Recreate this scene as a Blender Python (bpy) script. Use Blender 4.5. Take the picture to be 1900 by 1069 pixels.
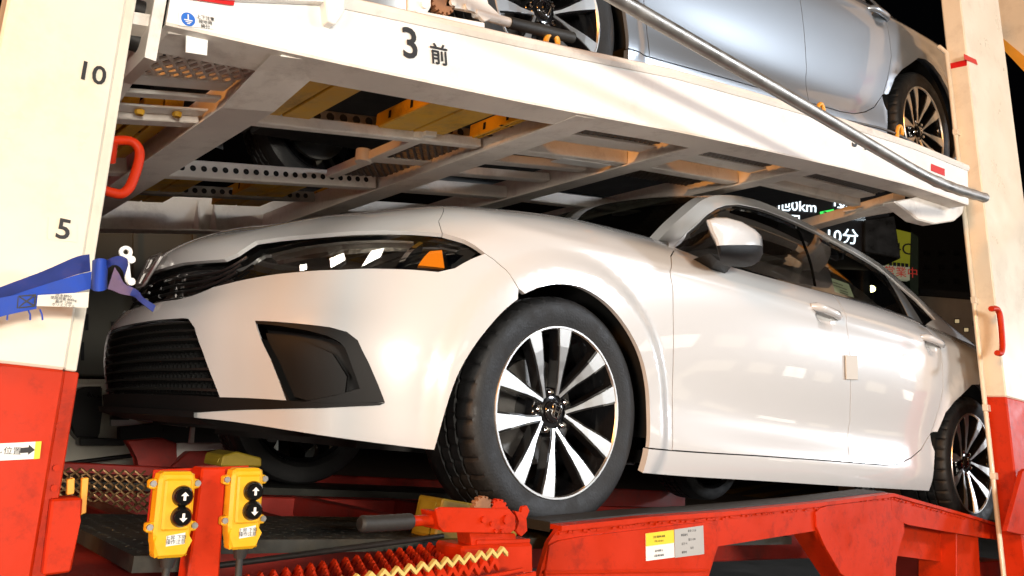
import bpy, bmesh, math, random
import numpy as np
from mathutils import Vector, Matrix
from mathutils.geometry import delaunay_2d_cdt
random.seed(7); rng = np.random.default_rng(7)
for o in list(bpy.data.objects): bpy.data.objects.remove(o)
scn = bpy.context.scene
C = scn.collection

# ------------------------------------------------------------------ camera
CAM = np.array([-1.5777, -2.5422, 0.2078]); YAW, PITCH, ROLL = 0.88572, 0.19103, 0.08051
FPX, PPX, PPY = 1534.75, 946.7, 537.4          # focal length and principal point in pixels of the 1900 px photograph
fw = np.array([math.cos(PITCH)*math.cos(YAW), math.cos(PITCH)*math.sin(YAW), math.sin(PITCH)])
rt = np.cross(fw, [0, 0, 1]); rt /= np.linalg.norm(rt); upv = np.cross(rt, fw)
rt, upv = math.cos(ROLL)*rt+math.sin(ROLL)*upv, -math.sin(ROLL)*rt+math.cos(ROLL)*upv
cd = bpy.data.cameras.new('camera'); cam = bpy.data.objects.new('camera', cd); C.objects.link(cam)
cam.matrix_world = Matrix(((rt[0], upv[0], -fw[0], CAM[0]), (rt[1], upv[1], -fw[1], CAM[1]), (rt[2], upv[2], -fw[2], CAM[2]), (0, 0, 0, 1)))
cd.sensor_width = 36; cd.lens = FPX*36/1900; cd.shift_x = (950-PPX)/1900; cd.shift_y = (PPY-534.5)/1900
cd.clip_start = 0.05; cd.clip_end = 500
scn.camera = cam

def pix(p):                                    # world points -> photograph pixels
    d = np.atleast_2d(p)-CAM; z = d@fw
    return np.stack([PPX+FPX*(d@rt)/z, PPY-FPX*(d@upv)/z], -1)
def U(px, py, **k):                            # photograph pixel -> point at a known real x, y or z
    d = fw+rt*(px-PPX)/FPX+upv*(PPY-py)/FPX
    (ax, v), = k.items(); i = 'xyz'.index(ax)
    return CAM+d*(v-CAM[i])/d[i]

# ------------------------------------------------------------------ world, lights, exposure
world = bpy.data.worlds.new('World'); scn.world = world; world.use_nodes = True
wn = world.node_tree.nodes; wl = world.node_tree.links
sky = wn.new('ShaderNodeTexSky'); sky.sky_type = 'NISHITA'; sky.sun_disc = False
sky.sun_elevation = math.radians(-4); sky.sun_rotation = math.radians(200)
wl.new(sky.outputs[0], wn['Background'].inputs[0]); wn['Background'].inputs[1].default_value = 0.05
scn.view_settings.view_transform = 'Standard'; scn.view_settings.look = 'None'
scn.view_settings.exposure = -0.1; scn.view_settings.gamma = 1.0; scn.view_settings.use_curve_mapping = False
try: scn.cycles.use_denoising = True; scn.cycles.max_bounces = 8; scn.cycles.sample_clamp_indirect = 6
except Exception: pass

# ------------------------------------------------------------------ materials
MAT = {}
def mat(name, col=(.5, .5, .5), rough=.5, metal=0., coat=0., spec=.5, emit=None, estr=0., noise=0., nscale=8., bump=0., bscale=60., dirt=None, dscale=3., damt=.5, alpha=None, flake=0.):
    m = bpy.data.materials.new(name); m.use_nodes = True; N = m.node_tree.nodes; L = m.node_tree.links
    b = N['Principled BSDF']; c = (*col, 1)
    b.inputs['Base Color'].default_value = c; b.inputs['Roughness'].default_value = rough; b.inputs['Metallic'].default_value = metal
    b.inputs['Coat Weight'].default_value = coat; b.inputs['Coat Roughness'].default_value = .02; b.inputs['Specular IOR Level'].default_value = spec
    if emit: b.inputs['Emission Color'].default_value = (*emit, 1); b.inputs['Emission Strength'].default_value = estr
    tc = N.new('ShaderNodeTexCoord')
    if noise or dirt:
        src = None
        if noise:
            n = N.new('ShaderNodeTexNoise'); n.inputs['Scale'].default_value = nscale; n.inputs['Detail'].default_value = 6; n.inputs['Roughness'].default_value = .65
            L.new(tc.outputs['Object'], n.inputs['Vector'])
            r = N.new('ShaderNodeMapRange'); r.inputs[1].default_value = .3; r.inputs[2].default_value = .7; r.inputs[3].default_value = 1-noise; r.inputs[4].default_value = 1+noise*.6
            L.new(n.outputs['Fac'], r.inputs[0])
            mx = N.new('ShaderNodeMix'); mx.data_type = 'RGBA'; mx.blend_type = 'MULTIPLY'; mx.inputs[0].default_value = 1; mx.inputs[6].default_value = c
            L.new(r.outputs[0], mx.inputs[7]); src = mx.outputs[2]
            r2 = N.new('ShaderNodeMapRange'); r2.inputs[1].default_value = .3; r2.inputs[2].default_value = .7; r2.inputs[3].default_value = max(rough-.12, .03); r2.inputs[4].default_value = min(rough+.15, 1)
            L.new(n.outputs['Fac'], r2.inputs[0]); L.new(r2.outputs[0], b.inputs['Roughness'])
        if dirt:
            n2 = N.new('ShaderNodeTexNoise'); n2.inputs['Scale'].default_value = dscale; n2.inputs['Detail'].default_value = 8; n2.inputs['Roughness'].default_value = .75
            L.new(tc.outputs['Object'], n2.inputs['Vector'])
            rr = N.new('ShaderNodeValToRGB'); rr.color_ramp.elements[0].position = .52; rr.color_ramp.elements[1].position = .75
            rr.color_ramp.elements[1].color = (damt, damt, damt, 1)
            rr.color_ramp.elements[0].color = (0, 0, 0, 1); L.new(n2.outputs['Fac'], rr.inputs[0])
            m2 = N.new('ShaderNodeMix'); m2.data_type = 'RGBA'; m2.inputs[6].default_value = c; m2.inputs[7].default_value = (*dirt, 1)
            if src: L.new(src, m2.inputs[6])
            L.new(rr.outputs[0], m2.inputs[0]); src = m2.outputs[2]
        L.new(src, b.inputs['Base Color'])
    if bump:
        nb = N.new('ShaderNodeTexNoise'); nb.inputs['Scale'].default_value = bscale; nb.inputs['Detail'].default_value = 3
        L.new(tc.outputs['Object'], nb.inputs['Vector'])
        bp = N.new('ShaderNodeBump'); bp.inputs['Strength'].default_value = bump; bp.inputs['Distance'].default_value = .004
        L.new(nb.outputs['Fac'], bp.inputs['Height']); L.new(bp.outputs[0], b.inputs['Normal'])
    MAT[name] = m
    return m
def glass(name, tint=(.8, .85, .85), refl=1.0, base=.03):
    m = bpy.data.materials.new(name); m.use_nodes = True; N = m.node_tree.nodes; L = m.node_tree.links
    N.remove(N['Principled BSDF'])
    tr = N.new('ShaderNodeBsdfTransparent'); tr.inputs[0].default_value = (*tint, 1)
    gl = N.new('ShaderNodeBsdfGlossy'); gl.inputs['Roughness'].default_value = .015; gl.inputs[0].default_value = (refl, refl, refl, 1)
    lw = N.new('ShaderNodeLayerWeight'); lw.inputs[0].default_value = .5          # Schlick reflectance, the same from both sides of the pane
    pw = N.new('ShaderNodeMath'); pw.operation = 'POWER'; pw.inputs[1].default_value = 4.5; L.new(lw.outputs['Facing'], pw.inputs[0])
    ma = N.new('ShaderNodeMath'); ma.operation = 'MULTIPLY_ADD'; ma.inputs[1].default_value = .93; ma.inputs[2].default_value = .055; L.new(pw.outputs[0], ma.inputs[0])
    mx = N.new('ShaderNodeMixShader'); L.new(ma.outputs[0], mx.inputs[0]); L.new(tr.outputs[0], mx.inputs[1]); L.new(gl.outputs[0], mx.inputs[2])
    L.new(mx.outputs[0], N['Material Output'].inputs[0]); MAT[name] = m
    return m
mat('white_paint', (.60, .605, .61), .27, 0, 1.0)
mat('silver_paint', (.34, .375, .415), .36, .7, 1.0)
mat('black_plastic', (.005, .0048, .0048), .55, spec=.3, bump=.06, bscale=1200)
mat('gloss_black', (.006, .006, .006), .07, coat=.6)
mat('dark_void', (.006, .006, .006), .9)
mat('underbody', (.018, .016, .015), .75, noise=.5, nscale=6)
mat('tyre_rubber', (.0085, .0085, .009), .58, noise=.25, nscale=20, bump=.25, bscale=150, dirt=(.025, .022, .02), dscale=9, damt=.35)
mat('machined', (.86, .85, .83), .34, 1.0)
mat('rim_black', (.008, .008, .009), .12, coat=.5)
mat('chrome', (.85, .85, .85), .06, 1.0)
mat('brake_steel', (.28, .27, .26), .4, 1.0)
mat('facet', (.9, .9, .9), .25, 1.0)
mat('amber', (.75, .22, .01), .18, coat=.6)
mat('lamp_white', (.82, .82, .8), .25, coat=.5)
mat('lamp_grey', (.42, .39, .35), .3, .95, bump=.7, bscale=60)
mat('seat_cloth', (.035, .03, .027), .85, bump=.2, bscale=200)
mat('seat_tan', (.42, .27, .14), .75)
mat('tag_cream', (.55, .50, .43), .45)
mat('paper_green', (.42, .55, .40), .7)
mat('ink', (.015, .015, .017), .6)
mat('bar_satin', (.05, .05, .046), .3, .7)
mat('grille_black', (.012,.012,.012), .3, coat=.3)
glass('tint_glass', (.50, .48, .42)); glass('windshield_glass', (.42, .44, .40)); glass('clear_lens', (.9, .9, .88))

# ------------------------------------------------------------------ mesh helpers
def link(name, me, parent=None, m=None):
    o = bpy.data.objects.new(name, me); C.objects.link(o)
    if parent is not None: o.parent = parent
    if m is not None: me.materials.append(MAT[m])
    return o
def mk(name, v, f, m, parent=None, smooth=False, nrm=None):
    me = bpy.data.meshes.new(name); me.from_pydata([tuple(map(float, p)) for p in v], [], [tuple(map(int, q)) for q in f]); me.update()
    if smooth:
        me.polygons.foreach_set('use_smooth', [True]*len(me.polygons))
    if nrm is not None:
        me.normals_split_custom_set_from_vertices([tuple(map(float, n)) for n in nrm])
    return link(name, me, parent, m)
def from_bm(name, bm, m, parent=None, smooth=None):
    me = bpy.data.meshes.new(name)
    bmesh.ops.recalc_face_normals(bm, faces=bm.faces)
    bm.to_mesh(me); bm.free()
    if smooth is not None:
        me.polygons.foreach_set('use_smooth', [True]*len(me.polygons)); me.set_sharp_from_angle(angle=math.radians(smooth))
    return link(name, me, parent, m)
def tag(o, label, cat, group=None):
    o['label'] = label; o['category'] = cat
    if group: o['group'] = group
    return o
def struct(o): o['kind'] = 'structure'; return o
def empty(name, label=None, cat=None, group=None, loc=(0, 0, 0), parent=None):
    o = bpy.data.objects.new(name, None); o.empty_display_size = .1; C.objects.link(o); o.location = loc
    if label: tag(o, label, cat, group)
    if parent is not None: o.parent = parent
    return o
def bm_box(bm, lo, hi, mtx=None, bev=0., seg=1):
    lo = np.array(lo, float); hi = np.array(hi, float)
    b2 = bmesh.new(); bmesh.ops.create_cube(b2, size=1)
    for v in b2.verts: v.co = Vector(((lo[i]+hi[i])/2+v.co[i]*(hi[i]-lo[i]) for i in range(3)))
    if bev: bmesh.ops.bevel(b2, geom=list(b2.edges), offset=bev, segments=seg, affect='EDGES', profile=.5)
    if mtx is not None: b2.transform(mtx)
    merge(bm, b2)
def merge(bm, b2):
    mp = {}
    for v in b2.verts: mp[v] = bm.verts.new(v.co)
    for f in b2.faces:
        try: bm.faces.new([mp[v] for v in f.verts])
        except ValueError: pass
    b2.free()
def box(name, lo, hi, m, parent=None, bev=.004, mtx=None, seg=1):
    bm = bmesh.new(); bm_box(bm, lo, hi, mtx, bev, seg); return from_bm(name, bm, m, parent, smooth=35 if seg > 1 else None)
def bm_prism(bm, pts, d, bev=0.):             # planar polygon of 3D points pushed along vector d
    b2 = bmesh.new(); d = Vector(d)
    a = [b2.verts.new(Vector(p)) for p in pts]; b = [b2.verts.new(Vector(p)+d) for p in pts]
    n = len(a); b2.faces.new(a); b2.faces.new(list(reversed(b)))
    for i in range(n): b2.faces.new((a[i], a[(i+1) % n], b[(i+1) % n], b[i]))
    if bev: bmesh.ops.bevel(b2, geom=list(b2.edges), offset=bev, segments=1, affect='EDGES')
    merge(bm, b2)
def prism(name, pts, d, m, parent=None, bev=0.):
    bm = bmesh.new(); bm_prism(bm, pts, d, bev); return from_bm(name, bm, m, parent)
def bm_tube(bm, path, r, n=10, cap=True, closed=False):
    path = [Vector(p) for p in path]; N = len(path); rings = []; prev = None
    rr = r if hasattr(r, '__len__') else [r]*N
    for i, p in enumerate(path):
        if closed: t = (path[(i+1) % N]-path[i-1]).normalized()
        else: t = (path[min(i+1, N-1)]-path[max(i-1, 0)]).normalized()
        if prev is None:
            a = t.orthogonal().normalized()
        else:
            a = (prev-t*prev.dot(t)).normalized()
        prev = a; b = t.cross(a)
        rings.append([bm.verts.new(p+(a*math.cos(2*math.pi*k/n)+b*math.sin(2*math.pi*k/n))*rr[i]) for k in range(n)])
    M = N if closed else N-1
    for i in range(M):
        A, B = rings[i], rings[(i+1) % N]
        for k in range(n): bm.faces.new((A[k], A[(k+1) % n], B[(k+1) % n], B[k]))
    if cap and not closed:
        bm.faces.new(rings[0][::-1]); bm.faces.new(rings[-1])
def tube(name, path, r, m, parent=None, n=10, closed=False):
    bm = bmesh.new(); bm_tube(bm, path, r, n, True, closed); return from_bm(name, bm, m, parent, smooth=50)
def smooth_path(pts, per=8):
    pts = [np.array(p, float) for p in pts]; out = []
    P = [2*pts[0]-pts[1]]+pts+[2*pts[-1]-pts[-2]]
    for i in range(1, len(P)-2):
        for k in range(per):
            t = k/per; a, b, c, d = P[i-1:i+3]
            out.append(.5*((2*b)+(c-a)*t+(2*a-5*b+4*c-d)*t*t+(3*b-a-3*c+d)*t**3))
    return out+[pts[-1]]
def bm_lathe(bm, prof, n, axis='y', c=(0, 0, 0), ang=None):   # prof: list of (r, h)
    rings = []
    for k in range(n):
        a = 2*math.pi*k/n; ca, sa = math.cos(a), math.sin(a); rg = []
        for r, h in prof:
            p = {'y': (r*ca, h, r*sa), 'x': (h, r*ca, r*sa), 'z': (r*ca, r*sa, h)}[axis]
            rg.append(bm.verts.new((p[0]+c[0], p[1]+c[1], p[2]+c[2])))
        rings.append(rg)
    for k in range(n):
        A, B = rings[k], rings[(k+1) % n]
        for i in range(len(prof)-1): bm.faces.new((A[i], A[i+1], B[i+1], B[i]))
def lathe(name, prof, n, m, parent=None, axis='y', c=(0, 0, 0), smooth=40):
    bm = bmesh.new(); bm_lathe(bm, prof, n, axis, c)
    bmesh.ops.remove_doubles(bm, verts=bm.verts, dist=1e-6)
    return from_bm(name, bm, m, parent, smooth)
def cyl(name, a, b, r, m, parent=None, n=14): return tube(name, [a, b], r, m, parent, n)
def text_mesh(name, txt, size, m, mtx, parent=None, ext=.0006, align='CENTER', bold=0.):
    cu = bpy.data.curves.new(name, 'FONT'); cu.body = txt; cu.size = size; cu.extrude = ext; cu.align_x = align; cu.align_y = 'CENTER'; cu.offset = bold
    cu.resolution_u = 3
    o = bpy.data.objects.new('tmp_text', cu); C.objects.link(o)
    me = bpy.data.meshes.new_from_object(o.evaluated_get(bpy.context.evaluated_depsgraph_get()))
    bpy.data.objects.remove(o); me.transform(mtx); me.materials.clear()
    return link(name, me, parent, m)
def frame(o, ex, ez):                          # matrix with local x along ex, local y along ez (text up), local z out
    ex = Vector(ex).normalized(); ez = Vector(ez).normalized(); n = ex.cross(ez).normalized(); ez = n.cross(ex)
    return Matrix(((ex.x, ez.x, n.x, o[0]), (ex.y, ez.y, n.y, o[1]), (ex.z, ez.z, n.z, o[2]), (0, 0, 0, 1)))

# ------------------------------------------------------------------ spline surfaces
def spline_op(t):
    n = len(t); A = np.zeros((n, n)); B = np.zeros((n, n)); A[0, 0] = A[-1, -1] = 1; h = np.diff(t)
    for i in range(1, n-1):
        A[i, i-1] = h[i-1]/6; A[i, i] = (h[i-1]+h[i])/3; A[i, i+1] = h[i]/6
        B[i, i-1] = 1/h[i-1]; B[i, i] = -1/h[i-1]-1/h[i]; B[i, i+1] = 1/h[i]
    return np.linalg.solve(A, B)
class Spl:
    def __init__(s, t): s.t = np.array(t, float); s.D = spline_op(s.t); s.I = np.eye(len(t))
    def W(s, x):
        x = np.asarray(x, float); i = np.clip(np.searchsorted(s.t, x)-1, 0, len(s.t)-2); h = s.t[i+1]-s.t[i]
        A = ((s.t[i+1]-x)/h)[:, None]; B = 1-A; h2 = (h*h/6)[:, None]
        return A*s.I[i]+B*s.I[i+1]+((A**3-A)*s.D[i]+(B**3-B)*s.D[i+1])*h2
class Surf:
    def __init__(s, net, disp=None, ut=None):  # net [stations, rows, 3]
        s.net = net
        if ut is None:
            ut = np.concatenate([[0], np.cumsum(np.linalg.norm(np.diff(net, axis=0), axis=2).mean(1))])
        s.ut = ut
        s.vt = np.concatenate([[0], np.cumsum(np.linalg.norm(np.diff(net, axis=1), axis=2).mean(0))])
        s.su = Spl(s.ut); s.sv = Spl(s.vt); s.disp = disp
    def raw(s, u, v):
        return np.einsum('ni,nj,ijk->nk', s.su.W(u), s.sv.W(v), s.net, optimize=True)
    def __call__(s, uv):
        uv = np.atleast_2d(uv); p = s.raw(uv[:, 0], uv[:, 1])
        return s.disp(p) if s.disp else p
    def normal(s, uv, sign=1):
        e = .002; uv = np.atleast_2d(uv)
        du = s(uv+[e, 0])-s(uv-[e, 0]); dv = s(uv+[0, e])-s(uv-[0, e]); n = np.cross(du, dv)*sign
        return n/np.maximum(np.linalg.norm(n, axis=1), 1e-12)[:, None]
    def prep(s, u0, u1, v0, v1, nu=300, nv=90, sign=1):
        g = np.stack(np.meshgrid(np.linspace(u0, u1, nu), np.linspace(v0, v1, nv), indexing='ij'), -1).reshape(-1, 2)
        p = s(g); n = s.normal(g, sign); ok = ((CAM-p)*n).sum(1) > 0
        s.g = g[ok]; s.gp = pix(p[ok]); s.sign = sign
    def inv(s, px):                            # photograph pixels -> surface parameters
        out = []
        for q in px:
            q = np.array(q, float); i = ((s.gp-q)**2).sum(1).argmin(); uv = s.g[i].copy()
            for _ in range(8):
                e = 1e-4; p0 = pix(s(uv))[0]; J = np.stack([(pix(s(uv+[e, 0]))[0]-p0)/e, (pix(s(uv+[0, e]))[0]-p0)/e], 1)
                try: d = np.linalg.solve(J, q-p0)
                except np.linalg.LinAlgError: break
                nd = np.linalg.norm(d)
                if nd > .03: d *= .03/nd
                uv = uv+d
                if nd < 1e-5: break
            if np.linalg.norm(uv-s.g[i]) > .12: uv = s.g[i].copy()
            out.append(uv)
        return np.array(out)
def inside(poly, pts):
    x, y = pts[:, 0], pts[:, 1]; r = np.zeros(len(pts), bool); n = len(poly)
    for i in range(n):
        x0, y0 = poly[i]; x1, y1 = poly[(i+1) % n]
        if y0 == y1: continue
        c = ((y0 > y) != (y1 > y)) & (x < (x1-x0)*(y-y0)/(y1-y0)+x0); r ^= c
    return r
def resample(poly, step):
    out = []; n = len(poly)
    for i in range(n):
        a, b = np.array(poly[i], float), np.array(poly[(i+1) % n], float); k = max(1, int(np.ceil(np.linalg.norm(b-a)/step)))
        out += [a+(b-a)*j/k for j in range(k)]
    return np.array(out)
def rounded(poly, it=2):                       # corner cutting on an open polyline, ends kept
    p = [np.array(q, float) for q in poly]
    for _ in range(it):
        o = [p[0]]
        for a, b in zip(p[:-1], p[1:]): o += [a*.75+b*.25, a*.25+b*.75]
        p = o+[p[-1]]
    return p
def offset_poly(poly, d):
    p = np.array(poly); n = len(p); ar = .5*sum(p[i][0]*p[(i+1) % n][1]-p[(i+1) % n][0]*p[i][1] for i in range(n)); s = 1 if ar > 0 else -1
    t = np.roll(p, -1, 0)-np.roll(p, 1, 0); t /= np.maximum(np.linalg.norm(t, axis=1), 1e-9)[:, None]
    return p+s*d*np.stack([-t[:, 1], t[:, 0]], 1)
def panel(name, S, poly, m, parent, holes=(), step=.03, estep=.016, rim=.014, gap=0., sign=1, off=0., side='near', thick=None):
    """cut a panel out of surface S along poly (surface parameters); side near / far / both"""
    poly = resample(poly, estep)
    if gap: poly = offset_poly(poly, gap)
    holes = [resample(h, estep) for h in holes]
    lo, hi = poly.min(0), poly.max(0)
    gx = np.arange(lo[0]+step*.5, hi[0], step); gy = np.arange(lo[1]+step*.5, hi[1], step)
    g = np.stack(np.meshgrid(gx, gy, indexing='ij'), -1).reshape(-1, 2)
    g[:, 0] += (np.arange(len(g)) % 2)*step*.25
    bd = np.concatenate([poly]+holes)
    ok = inside(poly, g)
    for h in holes: ok &= ~inside(h, g)
    g = g[ok]
    if len(g):
        dmin = np.full(len(g), 9.)
        for k in range(0, len(bd), 200): dmin = np.minimum(dmin, np.sqrt(((g[:, None]-bd[None, k:k+200])**2).sum(2)).min(1))
        g = g[dmin > step*.4]
    pts = np.concatenate([bd, g]); ed = []; k = 0
    for lp in [poly]+holes:
        n = len(lp); ed += [(k+i, k+(i+1) % n) for i in range(n)]; k += n
    vv, _, ff, *_ = delaunay_2d_cdt([Vector(p) for p in pts], ed, [], 0, 1e-7)
    uv = np.array([(p[0], p[1]) for p in vv]); F = np.array([list(f) for f in ff])
    cen = uv[F].mean(1); ok = inside(poly, cen)
    for h in holes: ok &= ~inside(h, cen)
    F = F[ok]; P = S(uv); Nn = S.normal(uv, sign)
    bad = ~np.isfinite(Nn).all(1) | (np.linalg.norm(Nn, axis=1) < .5); Nn[bad] = (0, 0, 1)
    P = P+Nn*off
    # orient faces along the normals
    fn = np.cross(P[F[:, 1]]-P[F[:, 0]], P[F[:, 2]]-P[F[:, 0]]); fl = (fn*Nn[F[:, 0]]).sum(1) < 0; F[fl] = F[fl][:, ::-1]
    V = [P]; NN = [Nn]; FF = [F]; base = len(P)
    if rim:
        cnt = {}
        for f in F:
            for a, b in ((f[0], f[1]), (f[1], f[2]), (f[2], f[0])): cnt[(a, b)] = 1
        be = [(a, b) for (a, b) in cnt if (b, a) not in cnt and not (abs(P[a][1]) < .004 and abs(P[b][1]) < .004)]
        if be:
            be = np.array(be); a, b = be[:, 0], be[:, 1]; tn = np.cross(P[b]-P[a], (Nn[a]+Nn[b])/2); tn /= np.maximum(np.linalg.norm(tn, axis=1), 1e-9)[:, None]
            n = len(be); A2, B2 = P[a]-Nn[a]*rim, P[b]-Nn[b]*rim
            V += [P[a], P[b], A2, B2]; NN += [tn]*4
            i = np.arange(n); q = np.stack([base+i, base+2*n+i, base+3*n+i, base+n+i], 1)
            FF.append(q)
    V = np.concatenate(V); NN = np.concatenate(NN); FL = [list(f) for blk in FF for f in blk]
    fl = np.array([1, -1, 1.])
    res = []
    if side in ('near', 'pair'): res.append(mk(name, V, FL, m, parent, True, NN))
    if side in ('far', 'pair'): res.append(mk(name, V*fl, [f[::-1] for f in FL], m, parent, True, NN*fl))
    if side == 'both':
        n = len(V); res.append(mk(name, np.concatenate([V, V*fl]), FL+[[i+n for i in f[::-1]] for f in FL], m, parent, True, np.concatenate([NN, NN*fl])))
    return res[0] if len(res) == 1 else res
# ================================================================== the car (origin: front axle on the ground, +x to the rear, near side -y)
def T(rows): return np.array(rows, float)
R = [
 [(-.868,0,.225),(-.861,.2,.225),(-.838,.385,.225),(-.78,.547,.222),(-.693,.684,.212),(-.594,.778,.203),(-.486,.838,.197),(-.38,.866,.193),(-.1,.868,.185),(.4,.866,.17),(.9,.866,.17),(1.5,.866,.171),(2.1,.866,.175),(2.5,.864,.18),(2.9,.86,.20),(3.25,.84,.22),(3.5,.72,.24),(3.62,.42,.25),(3.65,0,.25)],
 [(-.885,0,.28),(-.878,.2,.28),(-.852,.385,.28),(-.79,.55,.28),(-.70,.69,.275),(-.6,.785,.268),(-.49,.845,.262),(-.38,.872,.258),(-.1,.88,.25),(.4,.884,.238),(.9,.886,.236),(1.5,.886,.237),(2.1,.886,.24),(2.5,.884,.25),(2.9,.88,.27),(3.27,.855,.3),(3.54,.73,.32),(3.66,.43,.33),(3.69,0,.33)],
 [(-.905,0,.38),(-.898,.2,.38),(-.872,.385,.38),(-.812,.555,.385),(-.722,.695,.385),(-.615,.79,.38),(-.5,.852,.38),(-.385,.882,.38),(-.1,.892,.38),(.4,.880,.36),(.9,.870,.35),(1.5,.870,.35),(2.1,.874,.36),(2.5,.884,.38),(2.9,.89,.4),(3.28,.86,.42),(3.56,.73,.44),(3.68,.44,.45),(3.71,0,.45)],
 [(-.908,0,.49),(-.90,.2,.49),(-.868,.385,.49),(-.802,.56,.495),(-.708,.7,.50),(-.605,.79,.505),(-.495,.848,.51),(-.385,.88,.52),(-.1,.896,.53),(.4,.887,.52),(.9,.882,.5),(1.5,.882,.5),(2.1,.886,.52),(2.5,.893,.54),(2.9,.892,.56),(3.28,.86,.58),(3.56,.73,.6),(3.68,.44,.6),(3.71,0,.6)],
 [(-.875,0,.555),(-.867,.2,.555),(-.832,.39,.56),(-.762,.56,.595),(-.662,.695,.635),(-.565,.775,.66),(-.47,.83,.672),(-.375,.862,.68),(-.1,.886,.69),(.4,.891,.68),(.9,.896,.67),(1.5,.899,.67),(2.1,.90,.68),(2.5,.90,.69),(2.9,.89,.70),(3.28,.855,.71),(3.55,.73,.72),(3.67,.44,.72),(3.70,0,.72)],
 [(-.865,0,.62),(-.855,.2,.622),(-.81,.39,.632),(-.72,.555,.665),(-.60,.68,.705),(-.50,.755,.73),(-.42,.80,.745),(-.33,.835,.76),(-.08,.868,.788),(.4,.878,.815),(.9,.886,.822),(1.5,.89,.83),(2.1,.89,.845),(2.5,.885,.85),(2.9,.87,.86),(3.28,.83,.865),(3.52,.72,.865),(3.64,.44,.865),(3.67,0,.865)],
 [(-.848,0,.69),(-.828,.2,.695),(-.762,.38,.71),(-.64,.53,.745),(-.52,.64,.785),(-.43,.70,.81),(-.36,.74,.828),(-.28,.77,.84),(-.05,.80,.868),(.4,.812,.898),(.9,.812,.912),(1.5,.81,.935),(2.1,.80,.955),(2.5,.78,.958),(2.9,.745,.962),(3.25,.69,.962),(3.46,.6,.96),(3.56,.4,.96),(3.58,0,.96)],
 [(-.81,0,.735),(-.785,.18,.742),(-.70,.33,.765),(-.58,.45,.805),(-.46,.54,.838),(-.38,.585,.860),(-.31,.62,.876),(-.23,.645,.89),(0,.68,.925),(.42,.69,.962),(.9,.70,.975),(1.5,.69,.985),(2.1,.68,1.0),(2.5,.66,1.01),(2.9,.62,1.02),(3.2,.57,1.01),(3.38,.5,1.0),(3.46,.33,1.0),(3.48,0,1.0)],
 [(-.72,0,.79),(-.69,.14,.797),(-.6,.24,.815),(-.48,.32,.85),(-.37,.38,.88),(-.30,.41,.897),(-.23,.43,.91),(-.16,.45,.922),(.04,.46,.955),(.42,.47,.988),(.9,.48,.995),(1.5,.48,1.0),(2.1,.46,1.02),(2.5,.44,1.03),(2.9,.42,1.03),(3.14,.38,1.02),(3.3,.33,1.01),(3.38,.22,1.01),(3.41,0,1.01)],
 [(-.62,0,.825),(-.58,0.0,.834),(-.5,0,.852),(-.4,0,.875),(-.3,0,.9),(-.23,0,.913),(-.17,0,.925),(-.1,0,.938),(.08,0,.97),(.42,0,.998),(.9,0,1.0),(1.5,0,1.01),(2.1,0,1.03),(2.5,0,1.04),(2.9,0,1.04),(3.08,0,1.03),(3.2,0,1.02),(3.26,0,1.02),(3.3,0,1.02)]]
net = np.array(R).transpose(1, 0, 2)*[1, -1, 1]
mir = lambda a: a*[1, -1, 1]
full = np.concatenate([mir(net[3:0:-1]), net, mir(net[-2:-5:-1])])
ut = np.concatenate([[0], np.cumsum(np.linalg.norm(np.diff(full, axis=0), axis=2)[:, :7].mean(1))]); ut -= ut[3]
def sstep(x): x = np.clip(x, 0, 1); return x*x*(3-2*x)
HANDLES = [(1.33, .812), (2.25, .83)]
def body_disp(p):
    p = p.copy(); w = sstep((np.abs(p[:, 1])-.66)/.1)*np.sign(p[:, 1])
    for x0, r0 in ((0, .415), (2.735, .425)):
        r = np.hypot(p[:, 0]-x0, p[:, 2]-.322); p[:, 1] += w*.015*sstep((r0+.04-r)/.06)
    for hx, hz in HANDLES:
        r = np.hypot((p[:, 0]-hx)/.075, (p[:, 2]-hz+.008)/.042); p[:, 1] -= w*.022*sstep((1-r)/.75)
    # feature line above the doors: a crisp shoulder
    s = sstep((p[:, 0]+.35)/.3)*sstep((3.0-p[:, 0])/.4)
    zc = .805+.018*np.clip(p[:, 0], 0, 3); p[:, 1] += w*s*.006*np.exp(-((p[:, 2]-zc)/.022)**2)
    return p
BODY = Surf(full, body_disp, ut)
VR = BODY.vt                                   # row parameters
uS = dict(zip(range(19), ut[3:22]))
BODY.prep(0, uS[16], VR[0], VR[8], 420, 130, 1)
if (BODY.normal(np.array([[uS[11], VR[3]]]))[0][1]) > 0: SG = -1
else: SG = 1
BODY.prep(0, uS[16], VR[0], VR[8], 420, 130, SG)
B = BODY.inv
car = empty('car', 'white five-door car on the lower red deck of the transporter', 'car')

band_top = [(302,498),(337,488),(388,483),(416,481),(440,470),(459,457),(475,447),(514,441),(553,437),(632,431),(711,428),(769,429),(820,433),(860,445),(899,471)]
band_bot = [(844,498),(813,505),(769,501),(711,499),(632,501),(553,505),(475,515),(436,523),(396,533),(357,549),(330,556)]
bt, bb = B(band_top), B(band_bot)
def vrow(row): return VR[row]
bt0 = np.array([0, bt[0][1]+.004]); bb0 = np.array([0, bb[-1][1]-.002])
band = [bt0]+list(bt)+list(bb)+[bb0]
lens_px = [(490,468),(514,456),(553,447),(632,437),(711,433.5),(769,437),(828,445),(860,453),(890,470),(868,484),(820,498),(769,496),(730,498),(632,500),(553,505.5),(506,510),(475,510),(469,494)]
lens = B(lens_px)
grr = B([(349,591),(361,608),(377,655),(396,706),(408,737)])
grille = [np.array([0, grr[0][1]+.004])]+[grr[0]+[-.03, .003]]+list(grr)+[np.array([0, grr[-1][1]])]
fog = B([(473,595),(514,597),(570,602),(612,607),(644,616),(663.5,631),(683,671),(700,710),(714.5,747),(632,750),(560,751),(531,744),(518,708),(502,667)])
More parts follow.
